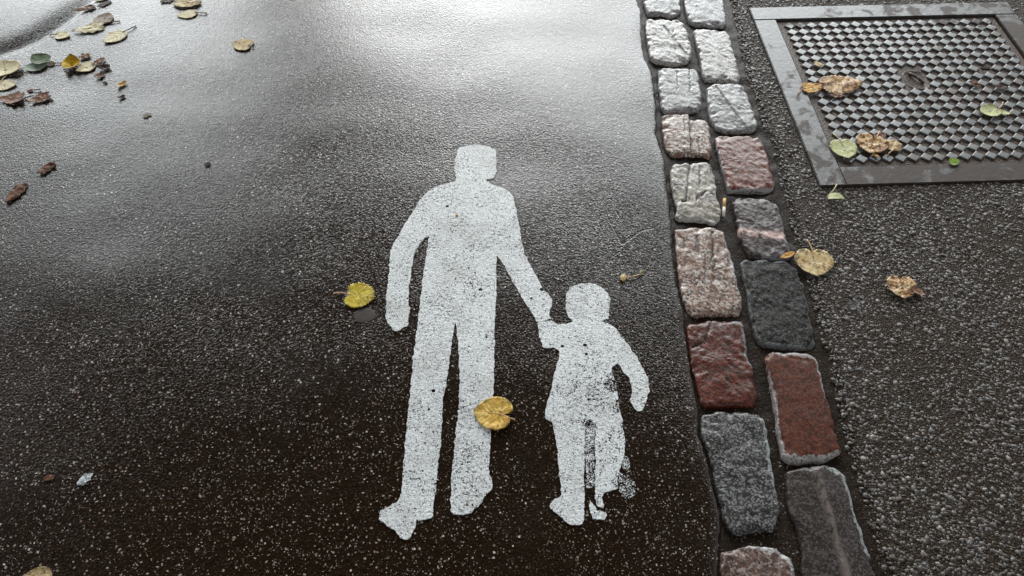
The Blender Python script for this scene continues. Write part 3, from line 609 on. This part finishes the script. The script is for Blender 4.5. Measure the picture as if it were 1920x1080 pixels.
def paint(name, polys_px, mat, parent, lift=0.0022, jag=0.0018):
    bm = bmesh.new()
    for poly in polys_px:
        g_ = GP(poly); per = sum(math.dist(g_[i], g_[i - 1]) for i in range(len(g_)))
        o = resample(g_, int(per / 0.0045)); c = o.mean(0)
        nrm = np.roll(o, -1, 0) - np.roll(o, 1, 0); nrm = np.stack([nrm[:, 1], -nrm[:, 0]], 1); nrm /= np.hypot(nrm[:, 0], nrm[:, 1])[:, None]
        k = np.array([jag * (mnoise.noise((p[0] * 160, p[1] * 160, 1)) * 1.3 + mnoise.noise((p[0] * 50, p[1] * 50, 2)) * 1.4) for p in o])
        o = o + nrm * k[:, None]
        bm.faces.new([bm.verts.new((p[0], p[1], 0)) for p in o])
    xs = [v.co.x for v in bm.verts]; ys = [v.co.y for v in bm.verts]
    for ax, lo, hi in ((0, min(xs), max(xs)), (1, min(ys), max(ys))):
        q = lo + 0.04
        while q < hi:
            co = (q, 0, 0) if ax == 0 else (0, q, 0); no = (1, 0, 0) if ax == 0 else (0, 1, 0)
            bmesh.ops.bisect_plane(bm, geom=bm.verts[:] + bm.edges[:] + bm.faces[:], plane_co=co, plane_no=no); q += 0.04
    bmesh.ops.triangulate(bm, faces=bm.faces[:])
    border = [e for e in bm.edges if len(e.link_faces) == 1]
    for v in bm.verts: v.co.z = Hs(v.co.x, v.co.y) + lift
    r_ = bmesh.ops.extrude_edge_only(bm, edges=border)
    for el in r_['geom']:
        if isinstance(el, bmesh.types.BMVert): el.co.z -= lift + 0.002
    bmesh.ops.recalc_face_normals(bm, faces=bm.faces[:])
    me = bpy.data.meshes.new(name); bm.to_mesh(me); bm.free(); me.materials.append(mat)
    return link(bpy.data.objects.new(name, me), parent)
SYM = empty('painted_symbol', (0, 0, 0))
tag(SYM, 'worn white painted symbol of an adult and child holding hands on asphalt', 'road marking')
paint('adult_figure', [ADULT], M_PAINT_A, SYM)
paint('child_figure', [CHILD, GHOST_SHOE], M_PAINT_C, SYM)
paint('paint_smudge', [BLOB, BLOB2, LEGFILL], M_PAINT_W, SYM, lift=0.0014)

# ------------------------------------------------------------------ fallen leaves
SHAPES = {
 'cordate': [(0, 0), (-.14, .015), (-.27, .07), (-.36, .26), (-.25, .52), (.02, .7), (.28, .72), (.52, .64), (.74, .46), (.90, .20), (1, 0)],
 'ovate': [(0, 0), (.02, .13), (.10, .28), (.28, .40), (.48, .41), (.68, .32), (.86, .16), (1, 0)],
 'round': [(0, 0), (-.06, .14), (-.08, .32), (.05, .50), (.30, .58), (.56, .54), (.78, .38), (.92, .18), (1, 0)],
 'lobed': [(0, 0), (-.12, .16), (-.02, .44), (.12, .40), (.26, .62), (.40, .44), (.58, .42), (.66, .22), (.82, .18), (1, 0)],
}
def mat_leaf(name, c1, c2, spot, vein, amount=0.5, coat=0.12):
    N = NT(name); tc = N.n('ShaderNodeTexCoord').outputs['Object']
    col = N.mix(N.step(N.noise(38, 4, 0.6, tc), 0.36, 0.64), c1, c2)
    lo = 0.74 - 0.26 * amount
    col = N.mix(N.math('MULTIPLY', N.step(N.noise(75, 4, 0.65, tc, 0.4), lo, lo + 0.07), 0.9), col, spot)
    col = N.mix(N.math('MULTIPLY', N.attr('rim'), N.step(N.noise(50, 3, 0.6, tc), 0.42, 0.60)), col, spot)
    col = N.mix(N.math('MULTIPLY', N.attr('vein'), 0.75), col, vein)
    N.set(Base_Color=col, Roughness=0.55, Specular_IOR_Level=0.15, Normal=N.bump(N.math('ADD', N.noise(180, 3, 0.6, tc), N.math('MULTIPLY', N.attr('vein'), 0.6)), 0.5, 0.002),
          Coat_Weight=coat, Coat_IOR=1.33, Coat_Roughness=0.25, Subsurface_Weight=0.0)
    return N.m
LM = {
 'cream': mat_leaf('cream_leaf', (0.86, 0.78, 0.55), (0.78, 0.68, 0.42), (0.26, 0.17, 0.08), (0.40, 0.33, 0.18), 0.15),
 'beige': mat_leaf('beige_leaf', (0.70, 0.56, 0.31), (0.58, 0.40, 0.15), (0.13, 0.075, 0.035), (0.52, 0.44, 0.28), 0.75),
 'gold': mat_leaf('golden_leaf', (0.82, 0.58, 0.17), (0.70, 0.42, 0.07), (0.12, 0.055, 0.014), (0.30, 0.17, 0.045), 0.50),
 'yellow': mat_leaf('yellow_leaf', (0.64, 0.47, 0.03), (0.50, 0.38, 0.02), (0.11, 0.06, 0.02), (0.70, 0.60, 0.20), 0.6),
 'lemon': mat_leaf('bright_yellow_leaf', (0.70, 0.46, 0.02), (0.58, 0.33, 0.012), (0.20, 0.12, 0.02), (0.3, 0.18, 0.02), 0.3),
 'orange': mat_leaf('orange_leaf', (0.66, 0.32, 0.04), (0.66, 0.44, 0.17), (0.20, 0.07, 0.02), (0.36, 0.17, 0.04), 0.5),
 'rust': mat_leaf('rust_leaf', (0.20, 0.085, 0.040), (0.13, 0.058, 0.03), (0.035, 0.018, 0.010), (0.08, 0.035, 0.02), 0.6),
 'mauve': mat_leaf('rosy_brown_leaf', (0.36, 0.20, 0.13), (0.28, 0.145, 0.09), (0.06, 0.03, 0.02), (0.10, 0.055, 0.04), 0.5),
 'dark': mat_leaf('dark_brown_leaf', (0.045, 0.024, 0.014), (0.07, 0.034, 0.02), (0.016, 0.009, 0.006), (0.03, 0.016, 0.01), 0.4),
 'greygreen': mat_leaf('soaked_grey_leaf', (0.33, 0.29, 0.22), (0.26, 0.19, 0.13), (0.12, 0.07, 0.045), (0.16, 0.12, 0.09), 0.4),
 'palegreen': mat_leaf('pale_green_leaf', (0.62, 0.64, 0.36), (0.54, 0.55, 0.24), (0.16, 0.13, 0.035), (0.56, 0.58, 0.38), 0.45),
 'mint': mat_leaf('minty_leaf_underside', (0.24, 0.33, 0.25), (0.17, 0.25, 0.17), (0.06, 0.08, 0.03), (0.36, 0.42, 0.30), 0.3),
 'green': mat_leaf('dark_green_leaf', (0.045, 0.085, 0.018), (0.032, 0.062, 0.014), (0.03, 0.03, 0.01), (0.14, 0.18, 0.05), 0.3),
 'lime': mat_leaf('bright_green_leaf', (0.20, 0.33, 0.03), (0.13, 0.24, 0.02), (0.03, 0.04, 0.01), (0.3, 0.4, 0.1), 0.4),
 'blotch': mat_leaf('blotched_leaf', (0.80, 0.62, 0.38), (0.62, 0.35, 0.14), (0.10, 0.045, 0.02), (0.20, 0.10, 0.05), 0.85),
 'paper': mat_leaf('white_scrap', (0.66, 0.70, 0.70), (0.55, 0.60, 0.60), (0.28, 0.31, 0.31), (0.4, 0.44, 0.44), 0.45),
}
M_STALK = {'tan': mat_simple('tan_stalk', (0.55, 0.31, 0.15), 0.5), 'brown': mat_simple('brown_stalk', (0.10, 0.05, 0.025), 0.5), 'pale': mat_simple('pale_stalk', (0.50, 0.42, 0.22), 0.5)}
def surf(x, y):
    """height of whatever lies under a leaf at this place"""
    if bool(in_manhole(np.float64(x), np.float64(y), FR)): return 0.0072
    if x < float(road_edge(y)): return Hs(x, y) + 0.0008
    if x < float(pave_edge(y)): return 0.004
    return 0.003
def blade(name, base, tip, shape, wid, mat, seed, cup=0.0014, wrinkle=0.0010, curl=0.0, lift=0.0, tooth=0.03, parent=None, vein=True, on=0.0, fold=0.0):
    bx_, by_ = G(*base); tx, ty = G(*tip); L = math.hypot(tx - bx_, ty - by_); a = math.atan2(ty - by_, tx - bx_); ca, sa = math.cos(a), math.sin(a)
    if shape == 'scrap':
        half = None; o = np.array([(0.5 + (0.5 + 0.16 * mnoise.noise((math.cos(q) * 1.6 + seed, math.sin(q) * 1.6, seed)) + 0.1 * mnoise.noise((math.cos(q) * 5 + seed, math.sin(q) * 5, 2))) * math.cos(q), 0.5 * (1 + 0.5 * mnoise.noise((math.cos(q) * 2 + seed, math.sin(q) * 2, 9)) + 0.25 * mnoise.noise((math.cos(q) * 6, math.sin(q) * 6, seed))) * math.sin(q)) for q in np.linspace(0, 2 * math.pi, 72, endpoint=False)])
    else:
        h_ = SHAPES[shape]; full = h_ + [(x, -y) for x, y in h_[-2:0:-1]]
        o = resample(full, 96)
        for _ in range(2): o2 = 0.25 * np.roll(o, 1, 0) + 0.5 * o + 0.25 * np.roll(o, -1, 0); o2[0] = o[0]; o2[48] = o[48]; o = o2
    cc = np.array((0.42, 0.0)); n = len(o)
    V, VE, RM = [], [], []; K = 12
    def place(p, t, k):
        u, v = p; v *= wid
        X, Y = bx_ + (u * ca - v * sa) * L, by_ + (u * sa + v * ca) * L
        r = math.hypot(u - 0.42, v)
        z = cup * L / 0.06 * (r / 0.55) ** 2 + wrinkle * (mnoise.noise((u * 4 + seed, v * 4, seed)) + 0.6 * mnoise.noise((u * 9 + seed, v * 9, seed + 3)) + 0.9)
        z += curl * max(0.0, math.sin(max(0, min(1, u)) * math.pi)) + fold * abs(v)
        vv = 0.0
        if vein:
            av = abs(v); vv = math.exp(-(av / 0.018) ** 2) if u > -0.02 else 0
            for u0 in (0.0, 0.0, 0.18, 0.36, 0.54, 0.70):
                vv = max(vv, math.exp(-(((u - u0) - av * 0.85) * 0.76 / 0.016) ** 2) if u > u0 - 0.01 else 0)
            if shape in ('cordate', 'round', 'lobed'): vv = max(vv, math.exp(-((u * 1.0 - av * 0.12) / 0.018) ** 2) if av > 0.01 else 0, math.exp(-((u + av * 0.5) / 0.018) ** 2))
            z -= 0.0006 * vv
        V.append((X, Y, z)); VE.append(vv); RM.append(max(0.0, (t - 0.72) / 0.28))
    for j in range(1, K + 1):
        t = j / K
        for k in range(n):
            p = cc + (o[k] - cc) * t
            if j == K and tooth: p = p + (o[k] - cc) * (tooth * (math.sin(k * 2.3 + seed) * 0.6 + mnoise.noise((k * 0.9, seed, 0))))
            place(p, t, k)
    place(cc, 0, 0)
    zmin = min(v[2] for v in V); cx, cy = bx_ + ca * L * .42, by_ + sa * L * .42
    z0 = max(surf(V[i][0], V[i][1]) for i in range(0, len(V), 37)) if not on else on
    V = [(v[0] - cx, v[1] - cy, v[2] - zmin + 0.0008 + lift) for v in V]
    F = []
    for j in range(K - 1):
        for k in range(n): F.append((j * n + k, j * n + (k + 1) % n, (j + 1) * n + (k + 1) % n, (j + 1) * n + k))
    for k in range(n): F.append((len(V) - 1, k, (k + 1) % n)[::1])
    ob = mesh_obj(name, V, F, mat, parent); fattr(ob, 'vein', VE); fattr(ob, 'rim', RM)
    so = ob.modifiers.new('thickness', 'SOLIDIFY'); so.thickness = 0.0005; so.offset = 0
    if parent is None: ob.location = (cx, cy, z0)
    else: ob.location = (cx - parent.location.x, cy - parent.location.y, z0 - parent.location.z)
    return ob, z0
LEAFCOUNT = [0]
def leaf(label, base, tip, shape, wid, mat, stalk=None, sc='tan', cat='leaf', extra=(), **kw):
    LEAFCOUNT[0] += 1; seed = LEAFCOUNT[0] * 1.7
    if stalk is None and not extra:
        ob, _ = blade('fallen_leaf', base, tip, shape, wid, LM[mat], seed, **kw); 
        if cat == 'scrap': ob.name = 'paper_scrap'; return tag(ob, label, cat)
        return tag(ob, label, cat, 'fallen autumn leaves')
    x, y = G(*base); root = empty('fallen_leaf', (x, y, surf(x, y))); tag(root, label, cat, 'fallen autumn leaves')
    ob, z0 = blade('blade', base, tip, shape, wid, LM[mat], seed, parent=root, **kw)
    if stalk:
        ex, ey = G(*stalk); mx_, my_ = (x + ex) / 2 + (ey - y) * 0.12, (y + ey) / 2 - (ex - x) * 0.12
        tx, ty = G(*tip); ux, uy = (tx - x) * 0.12, (ty - y) * 0.12
        zz = z0 + 0.0028 + kw.get('lift', 0) - root.location.z; ze = surf(ex, ey) + 0.0016 - root.location.z
        P = [(x + ux, y + uy, zz)] + [((1 - t) ** 2 * x + 2 * t * (1 - t) * mx_ + t * t * ex, (1 - t) ** 2 * y + 2 * t * (1 - t) * my_ + t * t * ey, zz + (ze - zz) * t + 0.0015 * math.sin(t * 3.1)) for t in np.linspace(0, 1, 9)]
        Vt, Ft = tube([(p[0] - x, p[1] - y, p[2]) for p in P], lambda t: 0.0013 + 0.0006 * t, 6)
        mesh_obj('stalk', Vt, Ft, M_STALK[sc], root)
    for (nm, b2, t2, s2, w2, m2, k2) in extra:
        blade(nm, b2, t2, s2, w2, LM[m2], seed + 0.5, parent=root, **k2)
    return root
# gathered along the gutter seam, far left
leaf('pale green leaf cut by the top edge beside the gutter seam', (201, -6), (173, 3), 'round', 0.9, 'palegreen')
leaf('rust coloured wet leaf lying in the gutter seam', (181, 15), (139, 24), 'ovate', 0.55, 'rust', wrinkle=0.003)
leaf('dark brown sliver below the cut pale leaf', (210, 4), (184, 16), 'scrap', 0.4, 'dark')
leaf('crumpled cream leaf between two smooth cream leaves', (191, 53), (135, 62), 'lobed', 0.55, 'cream', wrinkle=0.0034, tooth=0.09)
leaf('soaked greyish leaf with brown stalk above the crumpled cream one', (190, 46), (205, 27), 'round', 0.9, 'greygreen', stalk=(226, 42), sc='brown')
leaf('small smooth cream leaf with stalk pointing left', (104, 66), (132, 70), 'ovate', 1.0, 'cream', stalk=(94, 67), sc='brown', cup=0.003)
leaf('large cream ovate leaf with dark stalk to the upper right', (236, 62), (195, 84), 'ovate', 0.95, 'cream', stalk=(256, 51), sc='brown', tooth=0.035)
leaf('dark brown leaf scrap at the top edge', (327, -2), (301, 6), 'scrap', 0.7, 'dark')
leaf('yellowish cream leaf at the top edge over another leaf', (374, 4), (323, 11), 'round', 0.7, 'beige', wrinkle=0.0028)
leaf('cream leaf with brown midrib and long stalk near the top edge', (371, 26), (331, 32), 'ovate', 0.9, 'cream', stalk=(389, 27), sc='brown')
leaf('single small beige leaf alone on the bright wet asphalt', (470, 90), (437, 83), 'round', 0.85, 'beige', stalk=(477, 93), sc='brown')
leaf('green leaf folded over, pale underside below dark green half', (88, 122), (43, 131), 'ovate', 0.95, 'mint', cup=0.006, extra=[('folded_half', (88, 120), (64, 108), 'round', 0.8, 'green', dict(lift=0.006, cup=0.005))])
leaf('rosy brown scrap with dark stalk right of the green leaf', (101, 119), (87, 122), 'round', 1.1, 'greygreen', stalk=(116, 119), sc='brown')
leaf('curled bright yellow leaf', (136, 133), (136, 111), 'round', 0.75, 'lemon', stalk=(119, 131), sc='brown', cup=0.014, wrinkle=0.003)
leaf('cream leaf touching the curled yellow leaf', (178, 121), (143, 136), 'ovate', 1.1, 'cream', cup=0.003)
leaf('rosy grey curled scrap behind the cream leaf', (170, 104), (150, 112), 'scrap', 0.9, 'mauve', wrinkle=0.003)
leaf('rosy brown leaf with ribs right of the cream leaf', (198, 112), (172, 124), 'ovate', 0.6, 'mauve', wrinkle=0.003)
leaf('dark brown curled leaf right of the cream leaf', (208, 130), (182, 128), 'ovate', 0.75, 'dark', cup=0.012, wrinkle=0.0028)
leaf('small brown curl below the dark brown leaf', (198, 140), (179, 147), 'scrap', 0.8, 'rust', cup=0.01)
leaf('tiny blackish crumb left of the orange curl', (201, 155), (193, 159), 'scrap', 0.8, 'dark')
leaf('small orange curled leaf on the grey wet asphalt', (238, 156), (218, 168), 'ovate', 0.6, 'orange', cup=0.012)
leaf('dark brown crumb below the orange curl', (236, 182), (222, 187), 'scrap', 0.7, 'dark', cup=0.008)
leaf('pale yellow leaf at the left edge, the upper of two', (13, 143), (8, 118), 'round', 1.1, 'cream', stalk=(2, 158), sc='pale', cup=0.006)
leaf('pale yellow leaf at the left edge, the lower of two', (-6, 161), (31, 161), 'round', 0.75, 'cream', tooth=0.06)
leaf('large rosy brown leaf with dark stalk at the left edge', (43, 187), (-4, 188), 'lobed', 0.75, 'mauve', stalk=(63, 180), sc='brown', cup=0.006, wrinkle=0.002)
leaf('crumpled rosy brown leaf with frilled rim', (92, 181), (52, 196), 'lobed', 0.7, 'mauve', wrinkle=0.0042, tooth=0.09, cup=0.006)
leaf('thin brown scrap with stalk between the rosy brown leaves', (62, 170), (50, 172), 'ovate', 1.0, 'rust', stalk=(76, 169), sc='brown')
leaf('small rust coloured scrap on grey asphalt by the left edge', (102, 308), (75, 328), 'scrap', 0.6, 'rust', wrinkle=0.003)
leaf('rust coloured twisted scrap nearest the left edge', (50, 344), (14, 379), 'scrap', 0.5, 'rust', wrinkle=0.0034)
leaf('tiny black crumb left above the adult figure', (394, 307), (386, 313), 'scrap', 0.9, 'dark')
leaf('small pale soaked scrap on the bright asphalt', (284, 216), (269, 222), 'scrap', 0.7, 'greygreen')
# single leaves by the figures
leaf('toothed yellow leaf with stalk left of the adult figure', (653, 553), (705, 557), 'round', 1.0, 'yellow', stalk=(625, 551), tooth=0.08, wrinkle=0.0014)
leaf('golden heart shaped leaf lying across the adult figure\'s leg', (941, 780), (888, 772), 'cordate', 0.95, 'gold', stalk=(966, 789), tooth=0.012, cup=0.002, wrinkle=0.0018)
leaf('tiny orange crumb on the adult figure\'s chest', (858, 403), (856, 408), 'scrap', 0.7, 'orange')
leaf('small crumpled white scrap at the lower left', (172, 889), (147, 911), 'scrap', 0.62, 'paper', wrinkle=0.003, cat='scrap')
leaf('small brown leaf scrap left of the white scrap', (102, 896), (82, 899), 'scrap', 0.6, 'rust')
leaf('beige leaf cut by the bottom edge at lower left', (100, 1082), (36, 1092), 'ovate', 0.9, 'beige', cup=0.008)
# pavement
leaf('round beige spotted leaf with upright stalk beside the setts', (1523, 483), (1532, 521), 'cordate', 1.0, 'beige', stalk=(1512, 452), tooth=0.03)
leaf('brown blotched leaf with curled end alone on the pavement', (1687, 532), (1694, 563), 'cordate', 0.95, 'blotch', stalk=(1703, 522), wrinkle=0.003, extra=[('curled_end', (1708, 542), (1733, 560), 'ovate', 0.6, 'mauve', dict(cup=0.01, lift=0.002))])
leaf('arched pale leaf standing off the pavement below the cover', (1549, 372), (1585, 377), 'ovate', 0.6, 'palegreen', stalk=(1567, 350), sc='pale', curl=0.012, cup=0.004)
leaf('small narrow orange leaf at the corner of the veined sett', (1488, 477), (1461, 489), 'ovate', 0.45, 'orange', cup=0.006, on=0.006)
# on the cover
leaf('crumpled brown and yellow leaf on the studs, left side', (1543, 165), (1616, 162), 'round', 0.62, 'blotch', wrinkle=0.0034, tooth=0.08, fold=-0.004)
leaf('orange leaf with stalk overlapping the left frame bar', (1505, 171), (1542, 167), 'round', 0.7, 'orange', stalk=(1495, 181), wrinkle=0.0028)
leaf('small beige leaf above the orange one on the studs', (1526, 120), (1542, 131), 'ovate', 0.7, 'beige')
leaf('small brown curl below the crumpled leaf on the studs', (1581, 184), (1556, 184), 'scrap', 0.5, 'mauve', wrinkle=0.0028)
leaf('pale green round leaf in the cover\'s near left corner', (1577, 276), (1590, 302), 'cordate', 0.9, 'palegreen', stalk=(1561, 256), sc='pale')
leaf('large beige leaf with brown side near the cover\'s near edge', (1634, 268), (1629, 293), 'cordate', 1.05, 'blotch', stalk=(1647, 251), wrinkle=0.0028)
leaf('yellow blotched leaf touching the large beige leaf', (1686, 281), (1648, 272), 'round', 0.75, 'beige', stalk=(1663, 294), wrinkle=0.0028)
leaf('reddish brown scrap behind the large beige leaf', (1658, 255), (1637, 262), 'scrap', 0.6, 'rust')
leaf('thin orange brown curl at the foot of the large beige leaf', (1633, 291), (1648, 301), 'ovate', 0.5, 'orange', cup=0.006)
leaf('pale folded leaf of two lobes on the right of the cover', (1867, 211), (1835, 217), 'round', 0.85, 'palegreen', stalk=(1878, 196), cup=0.006, extra=[('small_lobe', (1864, 213), (1894, 221), 'ovate', 0.6, 'palegreen', dict(cup=0.005, lift=0.002))])
leaf('tiny bright green leaf on the near frame bar', (1790, 302), (1782, 316), 'ovate', 0.9, 'lime', cup=0.006)
leaf('small reddish shrivelled scrap on the studs right of the pocket', (1837, 165), (1815, 160), 'scrap', 0.7, 'rust', wrinkle=0.0028)
leaf('dark narrow soaked leaf on the studs at the right', (1889, 170), (1855, 164), 'ovate', 0.5, 'dark')

# dried flower head with its stem
x, y = G(1168, 523); FL = empty('dried_flower', (x, y, Hs(x, y))); tag(FL, 'tiny dried flower head with crooked stem right of the child figure', 'flower')
bm = bmesh.new(); bmesh.ops.create_icosphere(bm, subdivisions=3, radius=0.0085)
for v in bm.verts:
    k = 1 + 0.35 * mnoise.noise(v.co * 260); v.co = Vector((v.co.x * 0.8 * k, v.co.y * 1.25 * k, v.co.z * 0.55 * k + 0.005))
me = bpy.data.meshes.new('flower_head'); bm.to_mesh(me); bm.free(); me.materials.append(LM['beige']); fh = link(bpy.data.objects.new('flower_head', me), FL); fattr(fh, 'vein', [0] * len(me.vertices)); fattr(fh, 'rim', [0] * len(me.vertices))
pts = [np.array(G(*p)) - (x, y) for p in ((1171, 522), (1182, 522), (1192, 520), (1199, 517), (1204, 514))]
V, F = tube([(p[0], p[1], 0.004 + 0.002 * math.sin(i)) for i, p in enumerate(pts)], lambda t: 0.0016 - 0.0004 * t, 6); mesh_obj('stem', V, F, M_STALK['tan'], FL)
V, F = tube([(pts[3][0], pts[3][1], 0.004), (pts[3][0] + 0.004, pts[3][1] + 0.008, 0.008), (pts[3][0] + 0.009, pts[3][1] + 0.009, 0.005)], 0.0022, 6); mesh_obj('bud', V, F, M_STALK['pale'], FL)

# cigarette end wedged in the joint
p0, p1 = np.array(G(1358, 376)), np.array(G(1357, 404)); CG = empty('cigarette_end', (*((p0 + p1) / 2), 0.0)); tag(CG, 'cigarette end with orange tip standing in the joint between the setts', 'cigarette')
dv = p1 - p0
def cyl_part(nm, t0, t1, r, mat):
    a = p0 + dv * t0 - (p0 + p1) / 2; b = p0 + dv * t1 - (p0 + p1) / 2
    V, F = tube([(a[0], a[1], 0.006 - 0.008 * t0), ((a[0] + b[0]) / 2, (a[1] + b[1]) / 2, 0.006 - 0.004 * (t0 + t1)), (b[0], b[1], 0.006 - 0.008 * t1)], r, 14); return mesh_obj(nm, V, F, mat, CG)
cyl_part('filter', 0, 0.5, 0.0042, mat_simple('filter_paper', (0.62, 0.36, 0.12), 0.6)); cyl_part('paper', 0.5, 1.0, 0.0041, mat_simple('cigarette_paper', (0.72, 0.68, 0.60), 0.6))

# film of rain water in a shallow dip under the yellow leaf
N = NT('water_film'); N.set(Base_Color=(0.085, 0.075, 0.068), Roughness=0.3, Specular_IOR_Level=0.25, Normal=N.bump(N.noise(90, 2), 0.15, 0.002), Coat_Weight=1.0, Coat_IOR=1.33, Coat_Roughness=0.15)
x, y = G(683, 590); V = [(0, 0, 0.0009)]; F = []
for j, (r, z) in enumerate(((0.5, 0.0009), (0.8, 0.0008), (1.0, 0.0003))):
    for k in range(40):
        q = 2 * math.pi * k / 40; rr = r * (1 + 0.12 * mnoise.noise((math.cos(q) * 1.5, math.sin(q) * 1.5, 4))); V.append((0.025 * rr * math.cos(q), 0.022 * rr * math.sin(q), z))
for k in range(40):
    F.append((0, 1 + k, 1 + (k + 1) % 40))
    for j in range(2): F.append((1 + j * 40 + k, 1 + (j + 1) * 40 + k, 1 + (j + 1) * 40 + (k + 1) % 40, 1 + j * 40 + (k + 1) % 40))
pd = mesh_obj('puddle', V, F, N.m); pd.location = (x, y, Hs(x, y)); tag(pd, 'small round film of rain water beside the toothed yellow leaf', 'puddle')

# ------------------------------------------------------------------ the linden whose mirror image darkens the wet asphalt
TX, TY = -1.95, 6.9
TREE = empty('linden_tree', (TX, TY, 0)); tag(TREE, 'linden tree beyond the top of the picture, mirrored darkly in the wet asphalt', 'tree')
M_BARK = mat_simple('linden_bark', (0.06, 0.048, 0.038), 0.8, 0.4, 14, 0, 1.0, 0.02)
V, F = tube([(0.05 * math.sin(z * 0.7), 0.04 * math.cos(z * 0.9), z) for z in np.linspace(-0.1, 8.5, 24)], lambda t: 0.46 * (1 - 0.72 * t) + 0.12 * math.exp(-t * 22), 14)
mesh_obj('trunk', V, F, M_BARK, TREE)
CR = Vector((0.4, -1.6, 8.6)); RAD = Vector((6.6, 6.4, 4.3))
lv, lf = [], []
for k in range(11):
    a = k * 2.4; e = random.uniform(0.15, 0.6); L = random.uniform(3.2, 5.4); st = random.uniform(3.9, 6.5)
    P = [(math.cos(a) * math.cos(e) * L * t, math.sin(a) * math.cos(e) * L * t - 0.8 * t, st + math.sin(e) * L * t + 0.3 * math.sin(t * 5)) for t in np.linspace(0, 1, 8)]
    V, F = tube(P, lambda t: 0.10 * (1 - 0.85 * t), 7); mesh_obj('limb', V, F, M_BARK, TREE)
clumps = []
for k in range(800):
    while True:
        p = Vector([random.uniform(-1, 1) for _ in range(3)])
        if 0.25 < p.length < 1: break
    c = CR + Vector((p.x * RAD.x, p.y * RAD.y, p.z * RAD.z))
    if mnoise.noise(c * 0.35) < -0.34: continue
    clumps.append(c)
for c in clumps:
    for _ in range(80):
        q = c + Vector((random.gauss(0, 0.42), random.gauss(0, 0.42), random.gauss(0, 0.30)))
        d1 = Vector([random.gauss(0, 1) for _ in range(3)]).normalized(); d2 = d1.cross(Vector([random.gauss(0, 1) for _ in range(3)])).normalized(); s = random.uniform(0.08, 0.14)
        b = len(lv); lv += [q - d1 * s, q + d2 * s * 0.7, q + d1 * s * 1.1, q - d2 * s * 0.7]; lf.append((b, b + 1, b + 2, b + 3))
N = NT('linden_foliage'); N.set(Base_Color=N.mix(N.noise(1.5, 3), (0.10, 0.055, 0.012), (0.16, 0.085, 0.018)), Roughness=0.6)
mesh_obj('crown', lv, lf, N.m, TREE, smooth=False)
